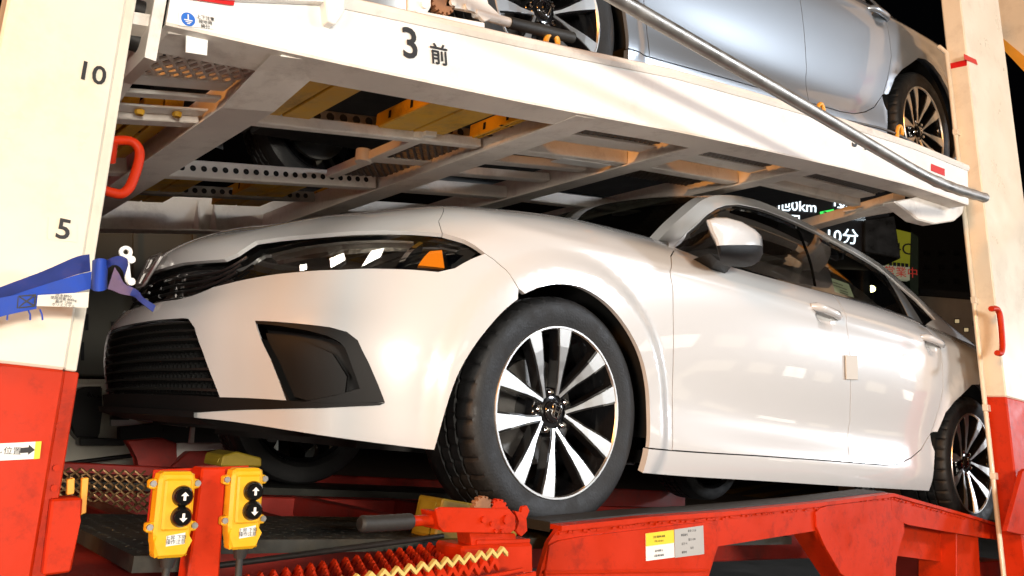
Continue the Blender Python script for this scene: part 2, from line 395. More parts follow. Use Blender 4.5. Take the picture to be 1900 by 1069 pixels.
archF = B([(805,836),(822,770),(850,690),(880,640),(905,608),(930,580),(957,557),(985,541),(1012,531),(1040,527.5),(1070,531),(1100,545),(1127,565),(1150,590),(1172,622),(1190,660),(1200,700),(1205,740),(1206,790),(1203,832)])
archF = np.array(rounded(archF,2))
archR = B([(1732,880),(1735,838),(1740,802),(1755,766),(1770,747)])
def side_uv(x, z, near=True):                  # parameters of the body side point nearest to (x, z)
    g = BODY.gs; d = (BODY.gsp[:, 0]-x)**2+(BODY.gsp[:, 2]-z)**2+((BODY.gsp[:, 1] > -.55)*9.); uv = g[d.argmin()].copy()
    for _ in range(6):
        e = 1e-4; p0 = BODY(uv)[0]; J = np.stack([(BODY(uv+[e, 0])[0]-p0)[[0, 2]]/e, (BODY(uv+[0, e])[0]-p0)[[0, 2]]/e], 1)
        uv = uv+np.linalg.solve(J, np.array([x, z])-p0[[0, 2]])
    return uv
g = np.stack(np.meshgrid(np.linspace(uS[5], uS[15], 300), np.linspace(VR[0], VR[6], 80), indexing='ij'), -1).reshape(-1, 2)
BODY.gs = g; BODY.gsp = BODY(g)
# rear arch continued round the back as a true circle about the rear axle
arR = [side_uv(2.735+.375*math.cos(a), .322+.375*math.sin(a)) for a in np.radians([105, 90, 75, 60, 45, 30, 15, 0, -12, -20])]
archR = list(archR)+arR
uA0, uA1 = archF[0][0], archF[-1][0]; uB0, uB1 = archR[0][0], archR[-1][0]
vb = VR[0]
seam_bf = [bt[-1]]+list(B([(918,484),(938,501),(952,520),(962,537)]))
fd = B([(1251,459),(1245,475),(1243,504),(1248,533),(1249,580),(1249.5,640),(1248,760),(1247,836)])
db = B([(1247,836),(1400,845.5),(1576,858),(1640,863),(1667,861),(1690,850),(1709,834),(1726,806)])
bb_seam = B([(1545,547),(1559,566),(1570,600),(1576,650),(1578,700),(1577,780),(1576,858)])
rd = B([(1728,803),(1740,765),(1750,720),(1747,665),(1716,607)])
belt_v = VR[6]
# which archF point carries the bumper seam
i_seam = int(np.argmin([np.linalg.norm(a-seam_bf[-1]) for a in archF])); archF[i_seam] = seam_bf[-1]
G0 = .0022
# --- bumper
bump = [np.array([0, bb0[1]])]+list(bb[::-1])+[seam_bf[0]]+seam_bf[1:]+list(archF[:i_seam][::-1])+[np.array([archF[0][0], vb]), np.array([0, vb])]
bump = [np.array(q) for q in bump]
# grille is cut into the half outline (it touches the centre line)
bump = [np.array([0, bb0[1]])]+list(bb[::-1])+seam_bf+list(archF[:i_seam][::-1])+[np.array([archF[0][0], vb]), np.array([0, vb]), grille[-1]]+list(grille[1:-1][::-1])+[grille[0]]
panel('front_bumper', BODY, bump, 'white_paint', car, holes=[np.array(fog)], step=.018, sign=SG, side='both', rim=.006)
# --- hood and fenders
ts = B([(813,411)])[0]
k_h = [i for i, q in enumerate(band_top) if q[0] == 820][0]
v7 = VR[6]+.72*(VR[7]-VR[6]); cow = B([(1127,456), (1137,440), (1140,431)])
hood = [bt0]+list(bt[:k_h+1])+[ts, np.array([ts[0]+.02, v7])]+[np.array([u, v7]) for u in np.linspace(ts[0]+.1, cow[2][0]-.08, 8)]+[cow[2], np.array([cow[2][0]+.02, v7]), np.array([uS[9]-.03, VR[8]]), np.array([uS[9]-.03, VR[9]]), np.array([0, VR[9]])]
panel('hood', BODY, hood, 'white_paint', car, step=.035, sign=SG, side='both', gap=0, rim=.012)
fen = list(bt[k_h:][::-1])[::-1]
fen = list(bt[k_h:])+seam_bf[1:]+list(archF[i_seam+1:])+[np.array([fd[-1][0], fd[-1][1]])]+list(fd[::-1])+[np.array([fd[0][0]-.02, fd[0][1]+.02]), np.array([uS[9]+.06, VR[7]]), np.array([uS[9]-.03, VR[8]]), np.array([cow[2][0]+.02, v7]), cow[2], np.array([cow[2][0]-.08, v7])]+[np.array([u, v7]) for u in np.linspace(ts[0]+.1, cow[2][0]-.08, 8)[::-1]]+[np.array([ts[0]+.02, v7]), ts]
panel('fender', BODY, fen, 'white_paint', car, step=.016, gap=G0, sign=SG, side='pair')
# --- doors
fdoor = list(fd)+list(db[1:3])+list(bb_seam[::-1][1:])+[np.array([bb_seam[0][0], belt_v])]+[np.array([u, belt_v]) for u in np.linspace(bb_seam[0][0]-.1, fd[0][0]+.1, 8)]
panel('front_door', BODY, fdoor, 'white_paint', car, step=.02, gap=G0, sign=SG, side='pair')
rdoor = list(bb_seam)+list(db[3:])+list(rd)+[np.array([u, belt_v]) for u in np.linspace(rd[-1][0], bb_seam[0][0]+.05, 7)]
panel('rear_door', BODY, rdoor, 'white_paint', car, step=.02, gap=G0, sign=SG, side='pair')
# --- sill
sill = [archF[-1]]+[np.array(q) for q in db[:-1]]+[archR[1], archR[0], np.array([archR[0][0]-.005, vb])]+[np.array([u, vb]) for u in np.linspace(archR[0][0]-.1, archF[-1][0]+.1, 8)]+[np.array([archF[-1][0], vb])]
sill = [archF[-1]]+[np.array(q) for q in db]+[archR[1], archR[0], np.array([archR[0][0], vb])]+[np.array([u, vb]) for u in np.linspace(archR[0][0]-.1, archF[-1][0]+.1, 8)]+[np.array([archF[-1][0], vb])]
panel('side_sill', BODY, sill, 'white_paint', car, step=.03, gap=G0, sign=SG, side='pair', rim=.022)
# --- quarter panel with tail
quar = [archR[2]]+list(archR[3:])+[np.array([uB1, vb]), np.array([uS[18], vb]), np.array([uS[18], VR[9]]), np.array([uS[15], VR[9]]), np.array([uS[14]+.15, VR[7]]), np.array([uS[13], VR[6]])]+list(rd[::-1])
panel('quarter_panel', BODY, quar, 'white_paint', car, step=.03, gap=G0, sign=SG, side='pair')
# --- dark inner skins behind the openings, wheel houses, floor
panel('grille_backing', BODY, [bt0+[0, .01]]+list(bt[:-1])+list(bb)+[np.array([0, vb]), ][:0]+[bb0-[0, .01]], 'gloss_black', car, step=.04, sign=SG, side='both', off=-.03, rim=0)
gb = [np.array([0, grille[0][1]+.02]), grille[1]+[.0, .02], grille[2]+[.03, .02], grille[-2]+[.03, -.02], np.array([0, grille[-1][1]-.02])]
panel('intake_backing', BODY, gb, 'dark_void', car, step=.04, sign=SG, side='both', off=-.06, rim=0)
# ---------------------------------------------------------------- greenhouse
bx = np.array([.40,.9,1.5,2.1,2.5,2.9,3.25,3.5]); by = np.array([.805,.805,.803,.795,.775,.74,.69,.62]); bz = np.array([.896,.912,.935,.955,.958,.962,.962,.955])
def beltp(x): return np.array([x, -np.interp(x, bx, by), np.interp(x, bx, bz)+.002])
rail_px = [(1222,446,.70),(1246,420,.685),(1275,394,.665),(1312,367,.635),(1346,362,.61),(1380,365.5,.59),(1432,382,.575),(1484,407,.57),(1537,435,.57),(1593,465,.57),(1649,502,.575),(1698,547,.585),(1750,599,.605),(1784,629,.62),(1813,655,.635)]
rail = [U(a, b, y=-y) for a, b, y in rail_px]
belt_x = [.50,.60,.72,.86,1.0,1.15,1.42,1.68,1.95,2.22,2.48,2.73,2.97,3.17,3.36]
gs = []
for r, xb in zip(rail, belt_x):
    b = beltp(xb); m_ = (r+b)/2+np.array([0, -.022, .004]); gs.append([b, m_, r])
gs = np.array(gs)
GS = Surf(gs); SGS = 1 if GS.normal(np.array([[1.2, .2]]))[0][1] < 0 else -1
GS.prep(0, GS.ut[-1], 0, GS.vt[-1], 300, 80, SGS)
I = GS.inv
dlo_top = [(1251,459),(1275,431),(1312,397.5),(1330,386),(1346,380.5),(1368,378.6),(1409,386.5),(1462,406),(1518,432),(1574,462),(1630,495.5),(1668,529),(1700,556),(1735,593)]
dlo_bot = [(1716,605),(1686,588),(1600,560),(1548,547),(1462,526),(1361,499),(1282,477)]
dlo = I(dlo_top+dlo_bot)
v1, u1 = GS.vt[-1], GS.ut[-1]
nb = 14
shell = [np.array([u, 0.]) for u in np.linspace(0, u1, nb)]+[np.array([u, v1]) for u in np.linspace(u1, 0, nb)]
panel('roof_pillar', GS, shell, 'white_paint', car, holes=[dlo], step=.03, sign=SGS, side='pair', rim=.012)
fw_px = [(1268,464),(1282,432),(1316,402),(1345,386.5),(1368,384.5),(1409,392),(1445,405),(1482,420),(1497,455),(1509,490),(1517,531),(1462,520),(1361,493),(1300,476)]
rw_px = [(1521,440),(1574,468),(1610,489),(1636,506),(1655,533),(1670,560),(1681,584),(1600,555),(1551,541),(1540,500),(1530,462)]
qw_px = [(1671,537),(1700,563),(1728,590),(1713,600)]
cs_px = [(1640,504),(1650,511),(1664,527),(1671,537),(1713,600),(1710,601),(1688,588),(1672,556),(1656,528)]
fwp, rwp, qwp, csp = I(fw_px), I(rw_px), I(qw_px), I(cs_px)
panel('window_trim', GS, dlo, 'gloss_black', car, holes=[fwp, rwp, qwp, csp], step=.03, sign=SGS, side='pair', off=-.005, rim=.012)
panel('front_window', GS, offset_poly(fwp, -.003), 'tint_glass', car, step=.05, sign=SGS, side='pair', off=-.011, rim=0)
panel('rear_window', GS, offset_poly(rwp, -.003), 'tint_glass', car, step=.05, sign=SGS, side='pair', off=-.011, rim=0)
panel('quarter_window', GS, offset_poly(qwp, -.003), 'tint_glass', car, step=.05, sign=SGS, side='pair', off=-.009, rim=0)
panel('window_pillar', GS, csp, 'silver_paint', car, step=.05, sign=SGS, side='pair', off=-.003, rim=.01)
# bright strip round the top of the windows and rubber strip along the belt
def strip(name, S, pts, off, r, m, sgn, far=True):
    uv = np.array(pts); P_ = S(uv)+S.normal(uv, sgn)*off
    for k in ((1, -1) if far else (1,)):
        tube(name, [p*[1, k, 1] for p in P_], r, m, car, 6)
strip('window_moulding', GS, dlo[:14], .0, .0022, 'white_paint', SGS)
strip('belt_strip', GS, [q+[0, -.004] for q in I(dlo_bot)], .001, .005, 'black_plastic', SGS)
# --- roof, windscreen
g2 = np.array(rail); top = []
for k, r in enumerate(g2):
    w = min(1., k/3)
    g3 = r*[1, .58, 1]+np.array([-.06-.03*(1-w), 0, .030*w+.012*(1-w)]); g4 = r*[1, 0, 1]+np.array([-.085-.05*(1-w), 0, .046*w+.02*(1-w)])
    top.append([r, g3, g4])
top = np.array(top)
TS = Surf(top); STS = 1 if TS.normal(np.array([[1.5, .2]]))[0][2] > 0 else -1
uw = TS.ut[5]-.03; tv = TS.vt[-1]
ws = [np.array([-.02, .035]), np.array([.3, .042]), np.array([uw-.05, .05]), np.array([uw, .09]), np.array([uw+.01, tv]), np.array([-.02, tv])]
panel('windscreen', TS, ws, 'windshield_glass', car, step=.06, sign=STS, side='both', off=-.003, rim=0)
kk = 10; ug = TS.ut[kk]
hg = [np.array([ug, .10]), np.array([TS.ut[-1]-.25, .12]), np.array([TS.ut[-1]-.2, .2]), np.array([TS.ut[-1]-.2, tv]), np.array([ug, tv])]
panel('hatch_glass', TS, hg, 'windshield_glass', car, step=.08, sign=STS, side='both', off=-.003, rim=0)
rf = [np.array([0, 0.]), np.array([.4, 0.]), np.array([uw, 0.])]+[np.array([u, 0.]) for u in np.linspace(uw+.1, TS.ut[-1], 10)]+[np.array([TS.ut[-1], tv]), np.array([TS.ut[-1]-.197, tv]), np.array([TS.ut[-1]-.197, .2]), np.array([TS.ut[-1]-.25, .118]), np.array([ug-.003, .098]), np.array([ug-.003, tv]), np.array([uw+.012, tv]), np.array([uw+.002, .09]), np.array([uw-.05, .052]), np.array([.3, .044]), np.array([0, .037])]
panel('roof', TS, rf, 'white_paint', car, step=.06, sign=STS, side='both', rim=.01)
panel('headliner', TS, [np.array([uw-.02, .06]), np.array([TS.ut[9], .06]), np.array([TS.ut[9], tv]), np.array([uw-.02, tv])], 'seat_cloth', car, step=.1, sign=STS, side='both', off=-.03, rim=0)
# cowl panel between hood and windscreen
cwl = [(.36, -.76, .925), (.47, -.62, .955), (.40, -.3, .975), (.37, 0, .98), (.40, .3, .975), (.47, .62, .955), (.36, .76, .925), (.62, .70, .93), (.62, -.70, .93)]
mk('cowl', cwl, [(0, 1, 8), (1, 2, 3, 4, 5, 7, 8), (5, 6, 7)], 'black_plastic', car)
# --- floor pan, wheel houses, dashboard, seats
bm = bmesh.new()
bm_box(bm, (-.62, -.6, .20), (-.42, .6, .235)); bm_box(bm, (-.42, -.52, .18), (.42, .52, .23)); bm_box(bm, (.42, -.80, .20), (2.3, .80, .24)); bm_box(bm, (2.3, -.55, .22), (3.5, .55, .27))
bm_box(bm, (-.8, -.5, .235), (-.6, .5, .25)); bm_box(bm, (.45, -.84, .23), (2.25, -.80, .5)); bm_box(bm, (.45, .80, .23), (2.25, .84, .5))
from_bm('underbody', bm, 'underbody', car)
for x0 in (0, 2.735):
    for s in (-1, 1):
        bm = bmesh.new(); n = 20; ins, outs = [], []
        for k in range(n+1):
            a = math.radians(-8+196*k/n); rr = .385
            for lst, yy in ((ins, .52), (outs, .858)): lst.append(bm.verts.new((x0+rr*math.cos(a), s*yy, .33+rr*math.sin(a))))
        for k in range(n): bm.faces.new((ins[k], ins[k+1], outs[k+1], outs[k]))
        bm.faces.new(ins); from_bm('wheel_house', bm, 'dark_void', car, smooth=60)
bm = bmesh.new()
bm_box(bm, (.45, -.70, .6), (.78, .70, .90), bev=.04); from_bm('dashboard', bm, 'seat_cloth', car)
bm = bmesh.new(); bm_tube(bm, [(1.0+.06*math.cos(a)*.4, .36+.18*math.cos(a), .83+.17*math.sin(a)) for a in np.linspace(0, 2*math.pi, 24, endpoint=False)], .014, 6, closed=True)
bm_tube(bm, [(.8, .36, .78), (1.0, .36, .83)], .03, 6); from_bm('steering_wheel', bm, 'black_plastic', car, smooth=50)
for y in (-.37, .37):
    bm = bmesh.new(); bm_box(bm, (1.1, y-.25, .35), (1.62, y+.25, .52), bev=.05, seg=2)
    mt = Matrix.Translation((1.58, y, .45))@Matrix.Rotation(math.radians(18), 4, 'Y'); bm_box(bm, (-.07, -.24, 0), (.06, .24, .56), mt, .05, 2)
    bm_box(bm, (-.04, -.13, .6), (.05, .13, .78), mt, .04, 2); from_bm('front_seat', bm, 'seat_cloth', car, smooth=40)
bm = bmesh.new(); bm_box(bm, (2.0, -.65, .35), (2.5, .65, .5), bev=.05, seg=2)
mt = Matrix.Translation((2.5, 0, .45))@Matrix.Rotation(math.radians(24), 4, 'Y'); bm_box(bm, (-.06, -.65, 0), (.06, .65, .55), mt, .05, 2)
for y in (-.38, .38): bm_box(bm, (-.04, y-.12, .56), (.05, y+.12, .70), mt, .03, 2)
from_bm('rear_seat', bm, 'seat_cloth', car, smooth=40)
# paper notice inside the rear window, protective film block on the door edge
uvn = I([(1548,511),(1582,523),(1597,560),(1551,545)]); Pn = GS(uvn)-GS.normal(uvn, SGS)*.02
o = prism('window_notice', Pn, (0, .001, 0), 'paper_green', car)
ex_, ey_ = Pn[1]-Pn[0], Pn[0]-Pn[3]
bm = bmesh.new()
for k, (fa, fb, w_) in enumerate([(.18, .1, .55), (.34, .1, .75), (.5, .45, .45), (.62, .45, .45), (.72, .45, .4), (.86, .06, .3)]):
    a = Pn[0]+(Pn[3]-Pn[0])*fa+(ex_)*fb; d_ = ex_*w_; h_ = (Pn[3]-Pn[0])*.055; nn = np.cross(ex_, ey_); nn /= np.linalg.norm(nn)
    q = [a, a+d_, a+d_+h_, a+h_]; q = [p_+np.array([0, -.0012, 0]) for p_ in q]; vs = [bm.verts.new(Vector(p_)) for p_ in q]; bm.faces.new(vs)
from_bm('notice_print', bm, 'ink', o)
uvf = B([(1566,659),(1588,661),(1589,705),(1567,704)]); Pf = BODY(uvf)+BODY.normal(uvf, SG)*.003; bm = bmesh.new(); bm_prism(bm, Pf, np.array(BODY.normal(uvf[:1], SG)[0])*.005, .0015); from_bm('edge_guard', bm, 'tag_cream', car)

# --- front end details
sp_uv = [np.array([0, grille[-1][1]-.012]), grille[-2]+[0, -.012]]+list(B([(470,741),(531,742),(600,750),(712,748)]))
sp_in = list(B([(704,752),(600,757),(500,759),(420,762),(372,765)]))+[np.array([0, B([(372,768)])[0][1]-.004])]
sp = [np.array([0, grille[-1][1]+.001]), grille[-2]]+list(B([(470,739),(531,743),(600,748),(714,747.5)]))+sp_in
panel('splitter', BODY, sp, 'black_plastic', car, step=.03, sign=SG, side='both', off=.004, rim=.01)
# projecting lip below the intake
lip = []; 
for k, u in enumerate(np.linspace(0, B([(372,765)])[0][0]-.01, 14)):
    p = BODY(np.array([[u, sp_in[-1][1]+.008]]))[0]; n_ = BODY.normal(np.array([[u, VR[1]]]), SG)[0]; n_[2] = 0; n_ /= np.linalg.norm(n_); lip.append((p, n_, .034*(1-.6*(k/13)**2)))
bm = bmesh.new(); rows_ = []
for s in (1, -1):
    rr = []
    for p, n_, d in lip:
        f_ = np.array([1, s, 1]); q = [p-n_*.03+[0, 0, .004], p+n_*d+[0, 0, .002], p+n_*(d-.004)+[0, 0, -.014], p-n_*.06+[0, 0, -.03]]; rr.append([bm.verts.new(Vector(x_*f_)) for x_ in q])
    for a, b in zip(rr[:-1], rr[1:]):
        for i in range(3): bm.faces.new((a[i], a[i+1], b[i+1], b[i]))
bmesh.ops.remove_doubles(bm, verts=bm.verts, dist=1e-5); from_bm('front_lip', bm, 'black_plastic', car, smooth=40)
# fog pockets: surround, floor set deep, inner blade
fogc = fog.mean(0)
panel('fog_surround', BODY, offset_poly(resample(fog, .02), .001), 'black_plastic', car, holes=[np.array([fogc+(q-fogc)*s_+d_ for q, s_, d_ in zip(fog, [.99, .96, .9, .82, .74, .70, .66, .64, .62, .74, .86, .93, .97, .98], [np.array([.004, -.008])]*14)])], step=.03, sign=SG, side='pair', off=-.0005, rim=.05)
fi = np.array([fogc+(q-fogc)*1.04 for q in fog])
panel('fog_pocket', BODY, fi, 'black_plastic', car, step=.03, sign=SG, side='pair', off=-.055, rim=0)
bl = B([(480,612),(560,632),(612,655),(640,700),(634,742),(560,745),(530,738)]); panel('fog_blade', BODY, bl, 'black_plastic', car, step=.03, sign=SG, side='pair', off=-.03, rim=.024)
# lower intake: bars and mesh webs
gtop, gbot = grille[0][1], grille[-1][1]
def gr_edge(v):
    a = np.array(grille[2:-1]); a = a[np.argsort(a[:, 1])]; return np.interp(v, a[:, 1], a[:, 0])
for k in range(8):
    v = gbot+(gtop-gbot)*(k+.6)/8.1; ue = gr_edge(v)-.006
    us = np.linspace(0, ue, 14); P_ = BODY(np.stack([us, us*0+v], 1)); n_ = BODY.normal(np.stack([us, us*0+v], 1), SG)
    bm = bmesh.new()
    for s in (1, -1):
        rr = []
        for p, n in zip(P_, n_):
            q = [p-n*.008+[0, 0, .003], p-n*.006-[0, 0, .003], p-n*.05-[0, 0, .010], p-n*.05-[0, 0, .002]]; rr.append([bm.verts.new(Vector(x_*[1, s, 1])) for x_ in q])
        for a, b in zip(rr[:-1], rr[1:]):
            for i in range(4): bm.faces.new((a[i], a[(i+1) % 4], b[(i+1) % 4], b[i]))
    bmesh.ops.remove_doubles(bm, verts=bm.verts, dist=1e-5); from_bm('intake_bar', bm, 'bar_satin', car)
bm = bmesh.new()
for k in range(26):
    for s in (1, -1):
        us = .012+k*.024
        ra = [v for v in np.linspace(gbot, gtop, 9) if gr_edge(v) > us+.01]
        for va, vb2 in zip(ra[:-1], ra[1:]):
            uv = np.array([[us-.004, va], [us+.008, vb2]]); pp = BODY(uv)-BODY.normal(uv, SG)*.03
            bm_prism(bm, [Vector(x_*[1, s, 1]) for x_ in (pp[0], pp[0]+[0, .003, 0], pp[1]+[0, .003, 0], pp[1])], (.012, 0, 0))
from_bm('intake_mesh', bm, 'grille_black', car)
# upper grille bars between the lamps
ub = bb0[1]; ut_ = bt0[1]
for k in range(4):
    f0 = (k+.5)/4.4; n_s = 18
    for s in (1, -1):
        pts_ = []
        for j in range(n_s):
            u = .065+(B([(430,505)])[0][0]-.065)*j/(n_s-1)
            lo_ = np.interp(u, [0]+[q[0] for q in bb[::-1]], [ub]+[q[1] for q in bb[::-1]]); hi_ = np.interp(u, [0]+[q[0] for q in bt], [ut_]+[q[1] for q in bt])
            uv = np.array([[u, lo_+(hi_-lo_)*(.06+.8*f0)]]); pts_.append((BODY(uv)[0]-BODY.normal(uv, SG)[0]*.014)*[1, s, 1])
        tube('grille_bar', pts_, .0045, 'grille_black', car, 6)
# emblem on the nose
pe = U(283, 507, y=0.); ne = np.array([-.955, 0, .30])
def emblem(name, mtx, w, h, m, parent, back=True):
    bm = bmesh.new()
    def bar(pts, r): bm_tube(bm, [mtx@Vector(p) for p in pts], r, 6)
    rr = [(-.42, .5), (.42, .5), (.5, .42), (.34, -.42), (.26, -.5), (-.26, -.5), (-.34, -.42), (-.5, .42)]
    bm_tube(bm, [mtx@Vector((x*w, y*h, .004)) for x, y in rr], w*.05, 6, closed=True)
    for s in (-1, 1):
        bm_prism(bm, [mtx@Vector((s*x*w, y*h, .002)) for x, y in [(.36, .42), (.2, .42), (.17, -.42), (.24, -.42)]], (mtx.to_3x3()@Vector((0, 0, .005))))
    bm_prism(bm, [mtx@Vector((x*w, y*h, .002)) for x, y in [(-.2, .08), (.2, .08), (.19, -.08), (-.19, -.08)]], (mtx.to_3x3()@Vector((0, 0, .005))))
    return from_bm(name, bm, m, parent, smooth=40)
emblem('emblem', frame(pe+ne*.010, (0, -1, 0), np.cross(ne, (0, -1, 0)) if np.cross(ne, (0, -1, 0))[2] > 0 else -np.cross(ne, (0, -1, 0))), .118, .098, 'machined', car)
# --- headlights
lensc = lens.mean(0)
for sd, fl in (('near', 1), ('far', -1)):
    hl = panel('headlight', BODY, np.array([lensc+(q-lensc)*1.03 for q in lens]), 'lamp_grey', car, step=.03, sign=SG, side=sd, off=-.045, rim=0)
    panel('lamp_lens', BODY, lens, 'clear_lens', hl, step=.02, sign=SG, side=sd, off=-.001, rim=.006)
    panel('turn_signal', BODY, B([(778,487),(800,458),(823,456),(829,493)]), 'amber', hl, step=.02, sign=SG, side=sd, off=-.018, rim=.02)
    panel('side_reflector', BODY, B([(831,460),(866,468),(850,482),(836,490)]), 'chrome', hl, step=.02, sign=SG, side=sd, off=-.02, rim=.02)
    panel('divider', BODY, B([(779,441),(786,444),(742,497),(733,497)]), 'chrome', hl, step=.02, sign=SG, side=sd, off=-.012, rim=.03)
    panel('brow', BODY, B([(497,463),(553,449),(632,439.5),(711,436),(768,439),(764,443),(711,440.5),(632,444.5),(560,455),(503,468)]), 'lamp_grey', hl, step=.02, sign=SG, side=sd, off=-.015, rim=.02)
    for (a, b, c_, d_) in [] if sd == 'near' else [((614,478),(637,468),(641,478),(618,494)), ((674,492),(692,463),(712,458),(706,472)), ((560,492),(570,488),(571,497),(562,500))]:
        panel('projector', BODY, B([a, b, c_, d_]), 'lamp_white', hl, step=.02, sign=SG, side=sd, off=-.022, rim=.02)
    if sd == 'near':
        for q in ([(612,478),(640,466),(645,478),(616,495)], [(672,493),(690,463),(716,457),(710,473)], [(556,490),(572,486),(573,497),(558,501)]):
            P_ = BODY(B(q)); cc_ = P_.mean(0); vc = CAM-cc_; vc /= np.linalg.norm(vc); vl = np.array([-2.6, -8.6, 2.6])-cc_; vl /= np.linalg.norm(vl); nn = vc+vl; nn /= np.linalg.norm(nn)
            P_ = cc_+(P_-cc_)-np.outer((P_-cc_)@nn, nn)-nn*.02; prism('reflector', P_, -nn*.012, 'facet', hl, .001)
    panel('lamp_shelf', BODY, B([(480,503),(560,499),(640,494),(730,491),(738,496),(640,499),(560,504),(490,508)]), 'gloss_black', hl, step=.02, sign=SG, side=sd, off=-.02, rim=.02)
# --- mirrors and door handles
MIR_PX = [(1311,414),(1326,409),(1350,409),(1380,417),(1405,432),(1414,441),(1415,462),(1409,474),(1398,482),(1380,486),(1366,486),(1335,482),(1328,455),(1318,436)]
for s in (1, -1):
    # housing: outline extruded outward with rounding (loft of scaled outlines)
    out = np.array([U(a, b, y=-1.0) for a, b in MIR_PX]); cc = out.mean(0); vs = []; rings = []
    prof = [(-.085, .93), (-.06, .98), (-.02, 1.0), (.02, .985), (.045, .93), (.062, .8), (.072, .55), (.074, .2)]
    bm = bmesh.new()
    for dx, sc in prof:                        # dx: from mirror glass (rear) to the front cap, along -x
        rings.append([bm.verts.new(Vector((cc+(p-cc)*sc+np.array([-dx*.95, -dx*.55, 0]))*[1, s, 1])) for p in out])
    n = len(out)
    for a, b in zip(rings[:-1], rings[1:]):
        for i in range(n): bm.faces.new((a[i], a[(i+1) % n], b[(i+1) % n], b[i]))
    bm.faces.new(rings[-1]); bm.faces.new(rings[0])
    bmesh.ops.subdivide_edges(bm, edges=bm.edges, cuts=1, smooth=.4)
    bm.normal_update()
    zc = U(1370, 457.5, y=-1.0)[2]
    pl_ = U(1415, 457, y=-1.0)-U(1335, 458, y=-1.0); pl_[1] *= 1; pn = np.cross(pl_, (0, s*1., 0)); pn = pn if pn[2] > 0 else -pn; pco = U(1370, 457.5, y=-1.0)*[1, s, 1]
    hi_ = bm.copy()
    bmesh.ops.bisect_plane(hi_, geom=hi_.verts[:]+hi_.edges[:]+hi_.faces[:], plane_co=pco, plane_no=pn, clear_inner=True)
    mo = from_bm('mirror', hi_, 'white_paint', car, smooth=50)
    bmesh.ops.bisect_plane(bm, geom=bm.verts[:]+bm.edges[:]+bm.faces[:], plane_co=pco-np.array([0, 0, .0005]), plane_no=pn, clear_outer=True)
    for v in bm.verts: v.co = Vector(((v.co.x-cc[0])*.99+cc[0], v.co.y, v.co.z))
    from_bm('mirror_skirt', bm, 'black_plastic', mo, smooth=50)
    ft = [U(1283, 482, y=-.83), U(1330, 487, y=-.86), U(1360, 492, y=-.86), U(1345, 509, y=-.86), U(1318, 503, y=-.85)]
    bm = bmesh.new(); a = [bm.verts.new(Vector(p*[1, s, 1])) for p in ft]
    hd = [U(1318, 470, y=-.95), U(1338, 472, y=-.97), U(1366, 484, y=-.97), U(1352, 488, y=-.95), U(1330, 482, y=-.94)]
    b = [bm.verts.new(Vector(p*[1, s, 1])) for p in hd]
    bm.faces.new(a); bm.faces.new(b[::-1])
    for i in range(5): bm.faces.new((a[i], a[(i+1) % 5], b[(i+1) % 5], b[i]))
    from_bm('mirror_foot', bm, 'black_plastic', mo)
for hx, hz in HANDLES:
    for s in (1, -1):
        bm = bmesh.new(); path = []
        for k, t in enumerate(np.linspace(-1, 1, 11)):
            x = hx+t*.1+.01; d = .012+.026*(1-t**4); path.append(Vector((x, s*(-.888-d+.012), hz+.012-.006*t)))
        bm_tube(bm, path, [.010]+[.015]*9+[.010], 8)
        for v in bm.verts: v.co.z = hz+.012+(v.co.z-hz-.012)*1.15
        from_bm('door_handle', bm, 'white_paint', car, smooth=60)
